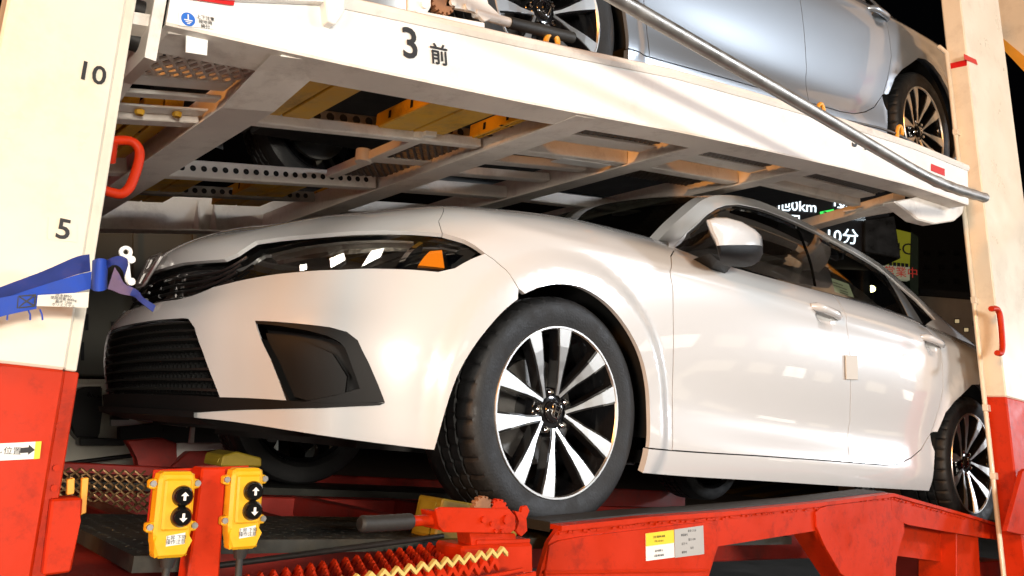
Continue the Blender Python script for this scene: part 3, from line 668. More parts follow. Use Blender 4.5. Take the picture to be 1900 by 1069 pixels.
# ---------------------------------------------------------------- wheels
def build_wheel(parent, loc, mirror=False, rot=0.):
    w = empty('wheel', parent=parent, loc=loc); sg = -1
    # tyre: outer face toward -y; mirrored wheels are turned by 180 degrees
    if mirror: w.rotation_euler = (0, rot, math.pi)
    else: w.rotation_euler = (0, rot, 0)
    return w
WH = {}
def wheel_meshes():
    n = 240; bm = bmesh.new()
    prof = [(.232, -.100), (.238, -.112), (.246, -.114), (.262, -.118), (.282, -.1205), (.30, -.1185), (.3105, -.112), (.3165, -.103), (.3195, -.094), (.3205, -.078), (.3205, -.0605), (.3135, -.0595), (.3135, -.0505), (.3215, -.0495), (.322, -.0215), (.3145, -.0205), (.3145, -.0105), (.322, -.0095), (.322, .0195), (.3145, .0205), (.3145, .0305), (.3215, .0315), (.3205, .06), (.3195, .094), (.3105, .112), (.29, .12), (.25, .116), (.232, .1)]
    rings = []
    for k in range(n):
        a = 2*math.pi*k/n; rg = []
        for i, (r, h) in enumerate(prof):
            rr = r
            if 7 <= i <= 10 and k % 6 == 0: rr -= .006
            if 13 <= i <= 14 and (k+1) % 5 == 0: rr -= .004
            if 17 <= i <= 18 and k % 5 == 0: rr -= .004
            rg.append(bm.verts.new((rr*math.cos(a), h, rr*math.sin(a))))
        rings.append(rg)
    for k in range(n):
        A_, B_ = rings[k], rings[(k+1) % n]
        for i in range(len(prof)-1): bm.faces.new((A_[i], A_[i+1], B_[i+1], B_[i]))
    me = bpy.data.meshes.new('tyre'); bmesh.ops.recalc_face_normals(bm, faces=bm.faces); bm.to_mesh(me); bm.free()
    me.polygons.foreach_set('use_smooth', [True]*len(me.polygons)); me.set_sharp_from_angle(angle=math.radians(32)); me.materials.append(MAT['tyre_rubber']); WH['tyre'] = me
    def lat(nm, prof, m, n=64, sm=40):
        bm = bmesh.new(); bm_lathe(bm, prof, n, 'y'); bmesh.ops.remove_doubles(bm, verts=bm.verts, dist=1e-6)
        bmesh.ops.recalc_face_normals(bm, faces=bm.faces); me = bpy.data.meshes.new(nm); bm.to_mesh(me); bm.free()
        me.polygons.foreach_set('use_smooth', [True]*len(me.polygons)); me.set_sharp_from_angle(angle=math.radians(sm)); me.materials.append(MAT[m]); WH[nm] = me
    lat('rim_barrel', [(.2335, -.112), (.229, -.110), (.2255, -.095), (.22, -.06), (.215, .0), (.215, .09), (.23, .1)], 'rim_black')
    lat('rim_lip', [(.2275, -.1085), (.2305, -.1145), (.2355, -.1148), (.2375, -.110), (.2345, -.1035), (.229, -.1035)], 'machined')
    lat('hub', [(.0005, -.080), (.036, -.079), (.058, -.074), (.067, -.064), (.07, -.03), (.07, .02)], 'rim_black', 40)
    lat('hub_cap', [(.0005, -.092), (.024, -.0915), (.030, -.088), (.032, -.083)], 'rim_black', 32)
    lat('brake_disc', [(.06, .0), (.15, .0), (.15, .02), (.06, .02)], 'brake_steel', 48)
    lat('lug_nut', [(.0005, -.095), (.006, -.0945), (.0095, -.09), (.0105, -.07)], 'chrome', 10, 30)
    # spokes: a dark body with a machined face on top
    for kind in (0, 1):
        t_ = 1 if kind else -1
        def sec(r, w, off): return (r, off-w/2), (r, off+w/2)
        st = [(.046, .009, .0125*t_), (.080, .010, .0105*t_), (.115, .016, .0075*t_), (.14, .023, .0045*t_), (.18, .033, .001*t_), (.2295, .046, -.0035*t_)]
        yf = [-.082, -.089, -.095, -.101, -.108, -.1125]
        for nm, grow, dy, m in (('spoke_face', 0, 0, 'machined'), ('spoke', .006, .0025, 'rim_black')):
            bm = bmesh.new(); tops, bots = [], []
            for (r, w, o_), y in zip(st, yf):
                w2 = w+grow*2
                if nm == 'spoke': w2 *= 1.0
                tops.append([bm.verts.new((r, y+dy, o_-w2/2)), bm.verts.new((r, y+dy, o_+w2/2))])
                dp = .003 if nm == 'spoke_face' else .035
                bots.append([bm.verts.new((r, y+dy+dp, o_-w2/2)), bm.verts.new((r, y+dy+dp, o_+w2/2))])
            for i in range(len(st)-1):
                bm.faces.new((tops[i][0], tops[i][1], tops[i+1][1], tops[i+1][0]))
                bm.faces.new((tops[i][0], tops[i+1][0], bots[i+1][0], bots[i][0])); bm.faces.new((tops[i][1], bots[i][1], bots[i+1][1], tops[i+1][1]))
                bm.faces.new((bots[i][0], bots[i+1][0], bots[i+1][1], bots[i][1]))
            bmesh.ops.recalc_face_normals(bm, faces=bm.faces)
            me = bpy.data.meshes.new(nm); bm.to_mesh(me); bm.free(); me.materials.append(MAT[m]); WH[nm+str(kind)] = me
wheel_meshes()
def add(nm, me, parent): o = bpy.data.objects.new(nm, me); C.objects.link(o); o.parent = parent; return o
def wheel(parent, loc, flip=False, rot=0., steer=0.):
    w = empty('wheel', parent=parent, loc=loc); w.rotation_mode = 'ZYX'; w.rotation_euler = (0, 0, (math.pi if flip else 0)+steer)
    for nm in ('tyre', 'rim_barrel', 'rim_lip', 'hub', 'hub_cap', 'brake_disc'):
        add(nm, WH[nm], w)
    for k in range(10):
        a = -math.radians(36*k+(-2.4 if k % 2 else 2.4))+rot
        for nm in ('spoke', 'spoke_face'):
            o = add(nm, WH[nm+str(k % 2)], w); o.rotation_euler = (0, a, 0)
    for k in range(5):
        a = -math.radians(72*k+18)+rot; o = add('lug_nut', WH['lug_nut'], w); o.location = (.055*math.cos(-a), .006, .055*math.sin(-a))
    e = emblem('wheel_emblem', Matrix(((1, 0, 0, 0), (0, 0, -1, -.0915), (0, 1, 0, 0), (0, 0, 0, 1)))@Matrix.Rotation(-.3, 4, 'Z'), .034, .034, 'chrome', w)
    return w
YW = -.757
wheel(car, (0, YW, .322), rot=math.radians(-87), steer=math.radians(1.2)); wheel(car, (2.735, YW, .322), rot=math.radians(-101))
wheel(car, (0, -YW, .322), True); wheel(car, (2.735, -YW, .322), True)
# ================================================================== finish the car shell (dark inner skin behind the door gaps)
inner = [np.array([uS[6], VR[1]]), np.array([uS[7]+.08, VR[5]]), np.array([uS[9]-.12, VR[5]]), np.array([uS[9]+.02, VR[1]]), np.array([uS[12]-.02, VR[1]]), np.array([uS[13]-.15, VR[5]]), np.array([uS[14], VR[5]]), np.array([uS[14], VR[6]-.012]), np.array([uS[9], VR[6]-.012]), np.array([uS[7], VR[6]-.012]), np.array([uS[6]-.05, VR[5]])]
panel('inner_shell', BODY, inner, 'dark_void', car, step=.08, sign=SG, side='pair', off=-.035, rim=0)
# ================================================================== second car on the upper deck
def copy_tree(o, parent=None):
    c = o.copy(); C.objects.link(c); c.parent = parent
    for ch in list(o.children): copy_tree(ch, c)
    return c
car2 = copy_tree(car)
tag(car2, 'silver blue car on the upper deck above the white car', 'car')
def swap(o):
    for ch in o.children:
        if ch.type == 'MESH' and ch.material_slots and ch.material_slots[0].material == MAT['white_paint']:
            ch.material_slots[0].link = 'OBJECT'; ch.material_slots[0].material = MAT['silver_paint']
        swap(ch)
swap(car2)
for ch in list(car2.children):                 # no paper notice or edge guard on the upper car
    if ch.name.split('.')[0] in ('window_notice', 'edge_guard'):
        for g_ in list(ch.children): bpy.data.objects.remove(g_)
        bpy.data.objects.remove(ch)
Fh, Rh = U(1009.7, 17, y=-.655), U(1706, 243.5, y=-.655); th = math.atan2(Rh[2]-Fh[2], Rh[0]-Fh[0])
M2 = Matrix.Rotation(-th, 4, 'Y'); hub = M2@Vector((0, -.845, .322)); car2.rotation_euler = (0, -th, 0); car2.location = Vector(Fh)-hub

# ================================================================== materials of the transporter
mat('cream_paint', (.80, .72, .58), .35, coat=.3, noise=.05, nscale=5, dirt=(.42, .34, .25), dscale=6, damt=.35, bump=.05, bscale=30)
mat('deck_white', (.84, .82, .78), .4, coat=.2, noise=.04, nscale=4, dirt=(.45, .36, .27), dscale=5, damt=.3, bump=.06, bscale=40)
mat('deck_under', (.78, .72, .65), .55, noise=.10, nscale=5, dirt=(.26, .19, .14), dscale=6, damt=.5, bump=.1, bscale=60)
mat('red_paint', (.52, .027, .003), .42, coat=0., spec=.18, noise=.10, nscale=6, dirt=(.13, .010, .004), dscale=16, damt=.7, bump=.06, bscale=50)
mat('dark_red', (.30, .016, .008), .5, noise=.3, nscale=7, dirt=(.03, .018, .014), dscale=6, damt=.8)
mat('yellow_paint', (.70, .38, .015), .4, noise=.15, nscale=8, dirt=(.18, .09, .02), dscale=9, damt=.7)
mat('pendant_yellow', (.82, .42, .01), .38, coat=.2, noise=.06, nscale=12, dirt=(.35, .16, .02), dscale=14, damt=.4)
mat('deck_plate', (.035, .036, .030), .45, metal=.3, noise=.4, nscale=9, dirt=(.10, .085, .06), dscale=7, damt=.6)
mat('rubber', (.02, .019, .017), .6, bump=.2, bscale=90)
mat('steel', (.45, .43, .40), .35, 1.0, noise=.15, nscale=14)
mat('grate_dark', (.13, .11, .095), .5, .4, noise=.2, nscale=12)
mat('galvanised', (.40, .38, .35), .42, .9, noise=.15, nscale=18)
mat('cable_steel', (.08, .075, .07), .45, .6)
mat('blue_strap', (.008, .055, .40), .7, noise=.15, nscale=30, bump=.12, bscale=900)
mat('strap_dark', (.014, .032, .20), .75, noise=.25, nscale=25, bump=.12, bscale=900, dirt=(.10, .06, .12), dscale=12, damt=.5)
mat('strap_faded', (.16, .10, .17), .8, noise=.25, nscale=25, bump=.12, bscale=900, dirt=(.02, .04, .22), dscale=14, damt=.7)
mat('label_white', (.78, .78, .75), .55); mat('label_yellow', (.85, .62, .03), .5); mat('label_grey', (.42, .42, .41), .5); mat('label_blue', (.01, .13, .55), .5)
mat('tag_white', (.72, .70, .62), .6, noise=.1, nscale=20)
mat('sticker_red', (.6, .01, .01), .35)
mat('orange_paint', (.80, .36, .04), .4, noise=.1, nscale=9)
mat('black_iron', (.02, .018, .017), .5, .3, noise=.3, nscale=12)
mat('safety_yellow', (.62,.47,.14), .45, noise=.1, nscale=20)
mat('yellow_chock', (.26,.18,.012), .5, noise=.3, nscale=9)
mat('rust_gold', (.34,.20,.09), .32, .7, noise=.3, nscale=15)
mat('rust_red', (.30,.07,.03), .4, .3, noise=.3, nscale=9)
mat('rust', (.28, .13, .06), .7, noise=.4, nscale=20)

# ================================================================== upper deck
kx = np.array([-1.35, -1.207, -.908, -.312, .21, .617, 1.2, 1.774, 2.3, 2.75]); kz = np.array([.807, .843, .922, 1.049, 1.167, 1.238, 1.335, 1.419, 1.475, 1.51])
def zb(x): return np.interp(x, kx, kz)
def UD(px, py, h=0.):                          # pixel -> point on the underside of the deck, h above it
    d = fw+rt*(px-PPX)/FPX+upv*(PPY-py)/FPX; lo, hi = .2, 12
    for _ in range(50):
        m_ = (lo+hi)/2; p = CAM+m_*d
        if p[2] < zb(p[0])+h: lo = m_
        else: hi = m_
    return CAM+lo*d
deck = empty('upper_deck', 'white steel upper deck carrying the silver blue car', 'deck')
X0, X1 = -1.21, 2.30; xs_ = [X0, -.908, -.312, .21, .617, 1.2, 1.774, X1]
HB = .158
def ribbon(bm, pts_a, pts_b, d):               # strip of boxes between two matching polylines pushed along d
    for a, a2, b, b2 in zip(pts_a[:-1], pts_a[1:], pts_b[:-1], pts_b[1:]): bm_prism(bm, [a, a2, b2, b], d)
def sweep(name, sec, xs, ys, m, parent, h0=0., bev=0.):   # closed section (y, z offsets) swept along the deck curve
    bm = bmesh.new(); rings = [[bm.verts.new((x, ys+q[0], zb(x)+h0+q[1])) for q in sec] for x in xs]; n = len(sec)
    for a, b in zip(rings[:-1], rings[1:]):
        for i in range(n): bm.faces.new((a[i], a[(i+1) % n], b[(i+1) % n], b[i]))
    bm.faces.new(rings[0]); bm.faces.new(rings[-1][::-1])
    return from_bm(name, bm, m, parent, smooth=40)
xf = list(np.linspace(X0, X1, 26))
# near beam: web, bottom flange, rolled top lip
def hw(x): return float(np.interp(x, [-1.21, -.9, -.6, -.3, .2], [.075, .042, .03, .018, 0.]))
def sweep2(name, secf, xs, m, parent):         # section given as a function of x (absolute y, z)
    bm = bmesh.new(); rings = [[bm.verts.new((x, *q)) for q in secf(x)] for x in xs]; n = len(rings[0])
    for a, b in zip(rings[:-1], rings[1:]):
        for i in range(n): bm.faces.new((a[i], a[(i+1) % n], b[(i+1) % n], b[i]))
    bm.faces.new(rings[0]); bm.faces.new(rings[-1][::-1]); return from_bm(name, bm, m, parent, smooth=40)
web = sweep2('side_beam', lambda x: [(-1.05, zb(x)+hw(x)), (-1.05, zb(x)+HB), (-1.038, zb(x)+HB), (-1.038, zb(x)+hw(x))], xf, 'deck_white', deck)
sweep2('beam_flange', lambda x: [(-1.0495, zb(x)+hw(x)-.006), (-1.0495, zb(x)+hw(x)), (-.945, zb(x)+hw(x)*.8), (-.945, zb(x)+hw(x)*.8-.006)], xf, 'deck_under', deck)
sweep('beam_lip', [(-.004, .0), (-.010, .012), (-.006, .026), (.006, .034), (.03, .036), (.05, .028), (.05, .0)], xf, -1.05, 'deck_under', deck, HB)
# far beam
sweep('side_beam', [(0, 0), (0, HB), (-.012, HB), (-.012, 0)], xf, 1.05, 'deck_under', deck)
sweep('beam_flange', [(0, -.006), (0, .0), (-.11, .0), (-.11, -.006)], xf, 1.05, 'deck_under', deck)
for x in (-1.02, -.86, -.45, -.38, .1, .17, .6, 1.3, 1.38):
    bm = bmesh.new(); bm_prism(bm, [(x, 1.035, zb(x)+.0), (x, .95, zb(x)+.0), (x, 1.035, zb(x)+HB-.01)], (.008, 0, 0)); from_bm('stiffener', bm, 'deck_under', deck)
# cross beams: hat sections across the deck
def cross(x0, x1, dz=.0, h=.09, m='deck_under'):
    bm = bmesh.new(); n = 2
    z0, z1 = zb(x0)+dz, zb(x1)+dz; fl = .018
    sec = [(x0, 0), (x1, 0), (x1, .006), (x1-fl, .012), (x1-fl, h), (x0+fl, h), (x0+fl, .012), (x0, .006)]; rings = []
    for y in (-1.036, -.96, -.78, 1.034):
        f_ = {-1.036: 1., -.96: .75, -.78: .0, 1.034: 0.}[y]; wd = 1+.08*f_
        rings.append([bm.verts.new(((x0+x1)/2+(a-(x0+x1)/2)*wd, y, zb(a)+dz+.001+max(b, (hw((x0+x1)/2)-.008)*f_))) for a, b in sec])
    for a, b in zip(rings[:-1], rings[1:]):
        for i in range(8): bm.faces.new((a[i], a[(i+1) % 8], b[(i+1) % 8], b[i]))
    bm.faces.new(rings[0]); bm.faces.new(rings[-1][::-1]); return from_bm('cross_beam', bm, m, deck)
cross(-1.31, -1.203); cross(-1.0, -.882); cross(-.165, -.045); cross(.44, .54); cross(1.10, 1.20); None; _a, _b = UD(1668, 380), UD(1478, 432)
def bar3(name, a, b, w, h, m, parent, up=(0, 0, 1), bev=.003):   # box bar from a to b, w wide, h high (a, b on its lower centre line)
    a, b = Vector(a), Vector(b); t = (b-a); L_ = t.length; t.normalize(); s = t.cross(Vector(up)).normalized(); u = s.cross(t)
    mt = Matrix(((t.x, s.x, u.x, a.x), (t.y, s.y, u.y, a.y), (t.z, s.z, u.z, a.z), (0, 0, 0, 1)))
    return box(name, (0, -w/2, 0), (L_, w/2, h), m, parent, bev, mt), mt, L_
def perforated(name, a, b, w, h, m, parent, pitch=.042, r=.011):
    o, mt, L_ = bar3(name, a, b, w, h, m, parent)
    k = int(L_/pitch); s_ = 1 if (mt.to_3x3()@Vector((0, 1, 0))).y < 0 else -1
    bm = bmesh.new()
    for i in range(k):
        c = Vector(((i+.6)*pitch, s_*(w/2+.0012), h*.52)); bm_lathe(bm, [(.0003, 0), (r*.9, 0), (r, -.0006*s_)], 12, 'y', c)
    bm.transform(mt); bmesh.ops.remove_doubles(bm, verts=bm.verts, dist=1e-6); from_bm('hole', bm, 'dark_void', o)
    return o
def P3(px, py, h): return UD(px, py, h)
bar3('diagonal_brace', _a, _b, .075, .05, 'deck_under', deck)
# longitudinal rails between the cross beams
def rail_x(xa, xb_, y, w, h, dz, perf=False, m='deck_under', pitch=.042, r=.011):
    a, b = (xa, y, zb(xa)+dz), (xb_, y, zb(xb_)+dz)
    return perforated('deck_rail', a, b, w, h, m, deck, pitch, r) if perf else bar3('deck_rail', a, b, w, h, m, deck)[0]
rail_x(-.885, -.16, -.60, .034, .03, .02); perforated('wheel_track', (-.74, -.56, zb(-.74)+.055), (-.17, -.56, zb(-.17)+.055), .02, .035, 'galvanised', deck, .04, .012)
rail_x(-.885, -.16, .02, .045, .055, .01, True, pitch=.034, r=.0095)
rail_x(-.885, -.16, .50, .03, .04, .05, True, 'galvanised', .034, .010)
rail_x(-1.20, -.99, -.58, .05, .035, .012); rail_x(-1.20, -.99, .0, .05, .05, .01)

for k, x in enumerate((-1.13, -1.05)):
    lathe('bolt', [(.0005, -.012), (.009, -.012), (.011, -.008), (.011, .0)], 8, 'yellow_paint', deck, 'z', (x, -.63, zb(x)+.028))
for y in (-.62, .04, .5): rail_x(-.05, .46, y, .05, .05, .012); rail_x(.53, 1.11, y, .05, .05, .012); (rail_x(1.19, 2.0, -.675, .04, .05, .012) if y < 0 else None)
for y0 in (-.40, -.2): bar3('deck_strut', (-.04, y0, zb(-.04)+.03), (.45, y0-.03, zb(.45)+.03), .045, .03, 'deck_under', deck)
# plates and step plates beside the near beam
def plate(name, x0, x1, y0, y1, dz, t, m, bev=.002):
    bm = bmesh.new(); pts = [(x0, y0, zb(x0)+dz), (x1, y0, zb(x1)+dz), (x1, y1, zb(x1)+dz), (x0, y1, zb(x0)+dz)]; bm_prism(bm, pts, (0, 0, t), bev); return from_bm(name, bm, m, deck)
def lattice(name, x0, x1, y0, y1, dz, m, cx_=.028, cy_=.032, r=.0028, parent=None):
    """expanded metal: two families of slanted strands with a frame"""
    bm = bmesh.new()
    def seg(p, q):
        p, q = np.array(p), np.array(q); a = Vector((p[0], p[1], zb(p[0])+dz)); b = Vector((q[0], q[1], zb(q[0])+dz)); d = (b-a)
        if d.length < .004: return
        s = d.normalized().cross(Vector((0, 0, 1)))*r; bm_prism(bm, [a-s, a+s, b+s, b-s], (0, 0, .006))
    n = int((x1-x0)/cx_)+int((y1-y0)/cy_)+2; sl = cy_/cx_
    for k in range(-n, n+1):
        for sg in (1, -1):
            # line y = y0 + sg*sl*(x - x0 - k*cx)
            pts = []
            for xx in (x0, x1):
                yy = (y0 if sg > 0 else y1)+sg*sl*(xx-x0-k*cx_)
                if y0 <= yy <= y1: pts.append((xx, yy))
            for yy in (y0, y1):
                xx = x0+k*cx_+(yy-(y0 if sg > 0 else y1))/(sg*sl)
                if x0 < xx < x1: pts.append((xx, yy))
            if len(pts) >= 2: seg(pts[0], pts[1])
    return from_bm(name, bm, m, parent or deck)
lattice('grating', -1.195, -.985, -.93, -.80, .055, 'deck_under', .027, .05, .0032); plate('grating_frame', -1.20, -.99, -.80, -.745, .05, .012, 'deck_white'); plate('grating_frame', -1.20, -.99, -1.03, -.93, .062, .01, 'deck_under'); plate('channel_plate', -1.20, -.99, -.66, -.607, .028, .006, 'deck_white'); plate('channel_plate', -1.20, -.99, -.735, -.70, .035, .01, 'deck_white')
lattice('grating', -.34, -.165, -.58, -.33, .04, 'grate_dark', .026, .036, .003); lattice('grating', -.34, -.165, -.27, -.05, .04, 'grate_dark', .026, .036, .003)
plate('grating_frame', -.36, -.15, -.33, -.27, .035, .012, 'deck_under'); plate('grating_frame', -.38, -.34, -.64, -.04, .03, .03, 'deck_under')
for y in (-.60, -.30): lathe('hinge', [(.0005, -.02), (.026, -.02), (.026, .02), (.0005, .02)], 16, 'deck_under', deck, 'z', (-.385, y, zb(-.385)+.045))
for (xa, xb_) in ((-.03, .45), (.55, 1.10), (1.21, 1.97)):
    lattice('grating', xa+.03, xb_-.02, -.90, -.78, .045, 'grate_dark', .024, .034, .0045); plate('grating_frame', xa, xb_, -.78, -.70, .04, .01, 'deck_under'); plate('grating_frame', xa, xb_, -1.03, -.90, .04, .01, 'deck_under')
    if xa > 1: continue
    lattice('grating', xa+.03, xb_-.02, .60, .85, .045, 'grate_dark', .024, .034, .0045); plate('grating_frame', xa, xb_, .85, 1.03, .04, .01, 'deck_under')
lattice('grating', .57, 1.08, -.58, -.40, .045, 'grate_dark', .024, .034, .0045); None
plate('hook_plate', .17, .40, -.62, -.56, .005, .004, 'deck_white')
# yellow wheel ramps with slots
def ramp(x0, x1, y0, y1, dz):
    bm = bmesh.new(); t = .045; z0, z1 = zb(x0)+dz, zb(x1)+dz; xm = (x0+x1)/2; zm = (z0+z1)/2
    for a, b, za, zb_ in ((x0, xm-.002, z0, zm), (xm+.002, x1, zm, z1)): bm_prism(bm, [(a, y0, za), (b, y0, zb_), (b, y0, zb_+t), (a, y0, za+t)], (0, y1-y0, 0), .003)
    o = from_bm('wheel_ramp', bm, 'yellow_paint', deck); bm = bmesh.new(); n = max(2, int((y1-y0)/.1))
    for i in range(n):
        for f_ in (.22, .7):
            x = x0+(x1-x0)*f_+.01*(i % 2); y = y0+(y1-y0)*(i+.5)/n; z = z0+(z1-z0)*(x-x0)/(x1-x0)-.0012
            bm_prism(bm, [(x-.016, y-.006, z), (x+.016, y-.006, z+.006), (x+.016, y+.006, z+.006), (x-.016, y+.006, z)], (0, 0, -.0004))
        y = y0+(y1-y0)*(i+.3)/n
        bm_prism(bm, [(x0-.0012, y-.006, z0+.012), (x0-.0012, y+.006, z0+.012), (x0-.0012, y+.006, z0+.034), (x0-.0012, y-.006, z0+.034)], (-.0004, 0, 0))
    from_bm('slot', bm, 'dark_void', o)
for (xa, xb_) in ((-.875, -.72), (-.52, -.30), (-.20, -.17)): ramp(xa, xb_, -1.03, -.60, .045)
for (xa, xb_) in ((-.84, -.68), (-.50, -.30), (-.14, -.05)): ramp(xa, xb_, .18, .70, .062)
ramp(-1.19, -1.11, -.53, -.05, .05); ramp(-1.10, -1.01, -.53, -.05, .05)
# beam details: gusset bracket, tag plate, labels, numbers
ex_b = np.array([1, 0, .205]); 
def on_beam(px, py, out=.002): p = U(px, py, y=-1.05); return p+np.array([0, -out, 0])
bm = bmesh.new(); q = [U(a, b, y=-1.075) for a, b in [(600, -30), (640, -30), (640, 22), (622, 46), (608, 40)]]; bm_prism(bm, q, (0, .03, 0), .002); from_bm('bracket', bm, 'deck_white', deck)
bm = bmesh.new(); q = [U(a, b, y=-1.07) for a, b in [(300, -20), (612, -22), (612, 4), (430, -4), (300, -14)]]; bm_prism(bm, q, (0, .02, 0), .001); from_bm('bracket', bm, 'deck_white', deck)
bm = bmesh.new(); q = [U(a, b, y=-1.03) for a, b in [(346, 63), (386, 68), (384, 103), (345, 97)]]; bm_prism(bm, q, (0, .004, 0)); from_bm('tag_plate', bm, 'label_white', deck)
def card(name, px, yv, m, parent, t=.0015, out=.0):
    bm = bmesh.new(); q = [U(a, b, y=yv)+np.array([0, -out-t, 0]) for a, b in px]; bm_prism(bm, q, (0, t, 0)); return from_bm(name, bm, m, parent)
o = card('warning_label', [(331, 22), (397, 31), (396, 55), (330, 48)], -1.05, 'label_white', deck, out=.001)
c0 = on_beam(348, 37, .0035); fr = frame(c0, ex_b, (0, 0, 1))
lathe('symbol', [(.0003, 0), (.0128, 0), (.0128, .0006)], 28, 'label_blue', o, 'y', c0)
bm = bmesh.new()
for (x0, y0, x1, y1) in [(-.0012, -.001, .0012, .009), (-.0075, -.003, .0075, -.001), (-.0052, -.0062, .0052, -.0045), (-.003, -.0092, .003, -.0077)]: bm_prism(bm, [fr@Vector((x0, y0, .0006)), fr@Vector((x1, y0, .0006)), fr@Vector((x1, y1, .0006)), fr@Vector((x0, y1, .0006))], (0, -.0003, 0))
from_bm('symbol_mark', bm, 'label_white', o)
for dy_, tx in ((8, '上下注意'), (0, '接地用'), (-8, '締付')): text_mesh('print', tx, .0085, 'ink', frame(on_beam(380, 43-dy_, .0035), ex_b, (0, 0, 1)), o, .0002)
card('reflector', [(350, -12), (434, -6), (432, 12), (350, 0)], -1.05, 'sticker_red', deck, out=.004)
card('reflector', [(1727, 304), (1752, 314), (1752, 327), (1727, 317)], -1.05, 'sticker_red', deck, out=.001)
text_mesh('number_mark', '3', .098, 'ink', frame(on_beam(760, 84, .003), ex_b, (0, 0, 1)), deck, bold=.0012)
text_mesh('number_mark', '前', .052, 'ink', frame(on_beam(814, 105, .003), ex_b, (0, 0, 1)), deck, bold=.0005)
text_mesh('number_mark', '3', .10, 'ink', frame(on_beam(1584, 258, .003), ex_b, (0, 0, 1)), deck, bold=.001)
text_mesh('number_mark', '後', .05, 'ink', frame(on_beam(1606, 270, .003), ex_b, (0, 0, 1)), deck)
# left end of the deck: end plate and hinge lug
prism('end_plate', [(X0-.006, -1.05, zb(X0)-.004), (X0-.006, -.9, zb(X0)-.004), (X0-.006, -.9, zb(X0)+.2), (X0-.006, -1.05, zb(X0)+.2)], (-.02, 0, 0), 'deck_under', deck)
for k, z in enumerate((.05, .11)): cyl('hinge_pin', (X0-.09, -.98, zb(X0)+z), (X0-.026, -.98, zb(X0)+z), .02, 'black_iron', deck)
# tail end: sloping nose plate of the deck
prism('nose_plate', [U(a, b, y=-.97) for a, b in [(1660, 374), (1700, 366), (1792, 368), (1786, 398), (1772, 410), (1735, 416), (1704, 408)]], (0, .06, 0), 'deck_under', deck, .006)
plate('nose_deck', 2.10, 2.30, -1.03, -.55, .02, .01, 'deck_under')

# ------------------------------------------------------------------ things on the upper deck edge
def beam_top(x, y=-1.03): return np.array([x, y, zb(x)+HB+.036])
cab = [U(a, b, y=-.985) for a, b in [(640, 74), (760, 82), (900, 62), (1020, 88), (1120, 112), (1200, 130), (1400, 182), (1520, 214), (1640, 240), (1700, 268), (1765, 300)]]
tag(tube('wire_cable', smooth_path(cab, 6), .0055, 'cable_steel', None, 8), 'thin dark wire cable along the top of the white deck beam', 'cable')
def hook(px, py, sc, label):
    p = U(px, py, y=-.99); h = empty('cable_hook', label, 'hook', 'orange hooks on the deck beam', loc=p)
    pts = [(-.012, 0, -.045), (-.014, 0, -.01), (-.006, 0, .018), (.012, 0, .026), (.024, 0, .012), (.022, 0, -.004)]
    tube('hook_arm', smooth_path([np.array(q)*sc for q in pts], 5), .007*sc, 'orange_paint', h, 8)
    box('hook_base', np.array((-.03, -.018, -.062))*sc, np.array((.04, .018, -.044))*sc, 'deck_white', h, .003)
hook(1020, 80, 1.15, 'orange cable hook in front of the upper car\'s front wheel'); hook(1521, 205, 1.1, 'orange cable hook below the silver car\'s rear door'); hook(1668, 246, 1.2, 'orange cable hook in front of the upper car\'s rear wheel')
wi = empty('deck_winch', 'beige ratchet winch with a tubular handle on the upper deck edge', 'winch', loc=U(830, 15, y=-1.0))
def wpx(a, b, y=-1.0): return np.array(U(a, b, y=y))-np.array(wi.location)
prism('side_plate', [wpx(*p) for p in [(757, -40), (800, -40), (800, 12), (790, 30), (757, 22)]], (0, .012, 0), 'deck_white', wi, .002)
prism('side_plate', [wpx(*p) for p in [(840, -45), (895, -40), (905, 8), (930, 28), (900, 40), (880, 20), (826, 12)]], (0, .012, 0), 'deck_white', wi, .002)
prism('side_plate', [wpx(*p, -.94) for p in [(757, -40), (800, -40), (800, 12), (790, 30), (757, 22)]], (0, .012, 0), 'deck_white', wi, .002)
prism('base_plate', [wpx(*p, -1.01) for p in [(770, 18), (900, 42), (900, 52), (770, 30)]], (0, .06, 0), 'deck_white', wi, .002)
gp = wpx(822, 0); bm = bmesh.new()
for k in range(32):
    a0 = 2*math.pi*k/32; r_ = .036 if k % 2 else .030; a1 = a0+2*math.pi/32
    bm_prism(bm, [gp, gp+[r_*math.cos(a0), 0, r_*math.sin(a0)], gp+[r_*math.cos(a1), 0, r_*math.sin(a1)]], (0, .02, 0))
from_bm('ratchet_gear', bm, 'rust', wi); cyl('drum', gp+[0, .01, 0], gp+[0, .07, 0], .026, 'black_iron', wi)
for q in ((788, 8), (842, 4), (870, 12)): c_ = wpx(*q, -1.008); cyl('bolt', c_, c_+[0, .012, 0], .009, 'deck_white', wi, 10)
cyl('handle_tube', wpx(880, 24, -.99), wpx(944, 42, -.99), .0125, 'deck_white', wi); cyl('handle_grip', wpx(944, 42, -.99), wpx(1062, 70, -.985), .0155, 'rubber', wi)
# grey guard pipe
pp = [(-.9, -1.3, 1.262)]+[U(a, b, y=y) for a, b, y in [(1150, 0, -1.3), (1480, 190, -1.3), (1620, 272, -1.3), (1700, 318, -1.3), (1760, 346, -1.28), (1826, 367, -1.2)]]
pipe = empty('guard_pipe', 'long grey metal pipe running past the silver car to the right post', 'pipe', loc=(0, 0, 0))
tube('pipe_tube', smooth_path(pp, 6), .0185, 'galvanised', pipe, 14)
pth = smooth_path(pp, 6); bm = bmesh.new(); seg_ = [p for p in pth if p[0] > 1.32]
bm_tube(bm, seg_, [.0215 if k % 2 else .019 for k in range(len(seg_))], 12); from_bm('end_sleeve', bm, 'galvanised', pipe, smooth=60)
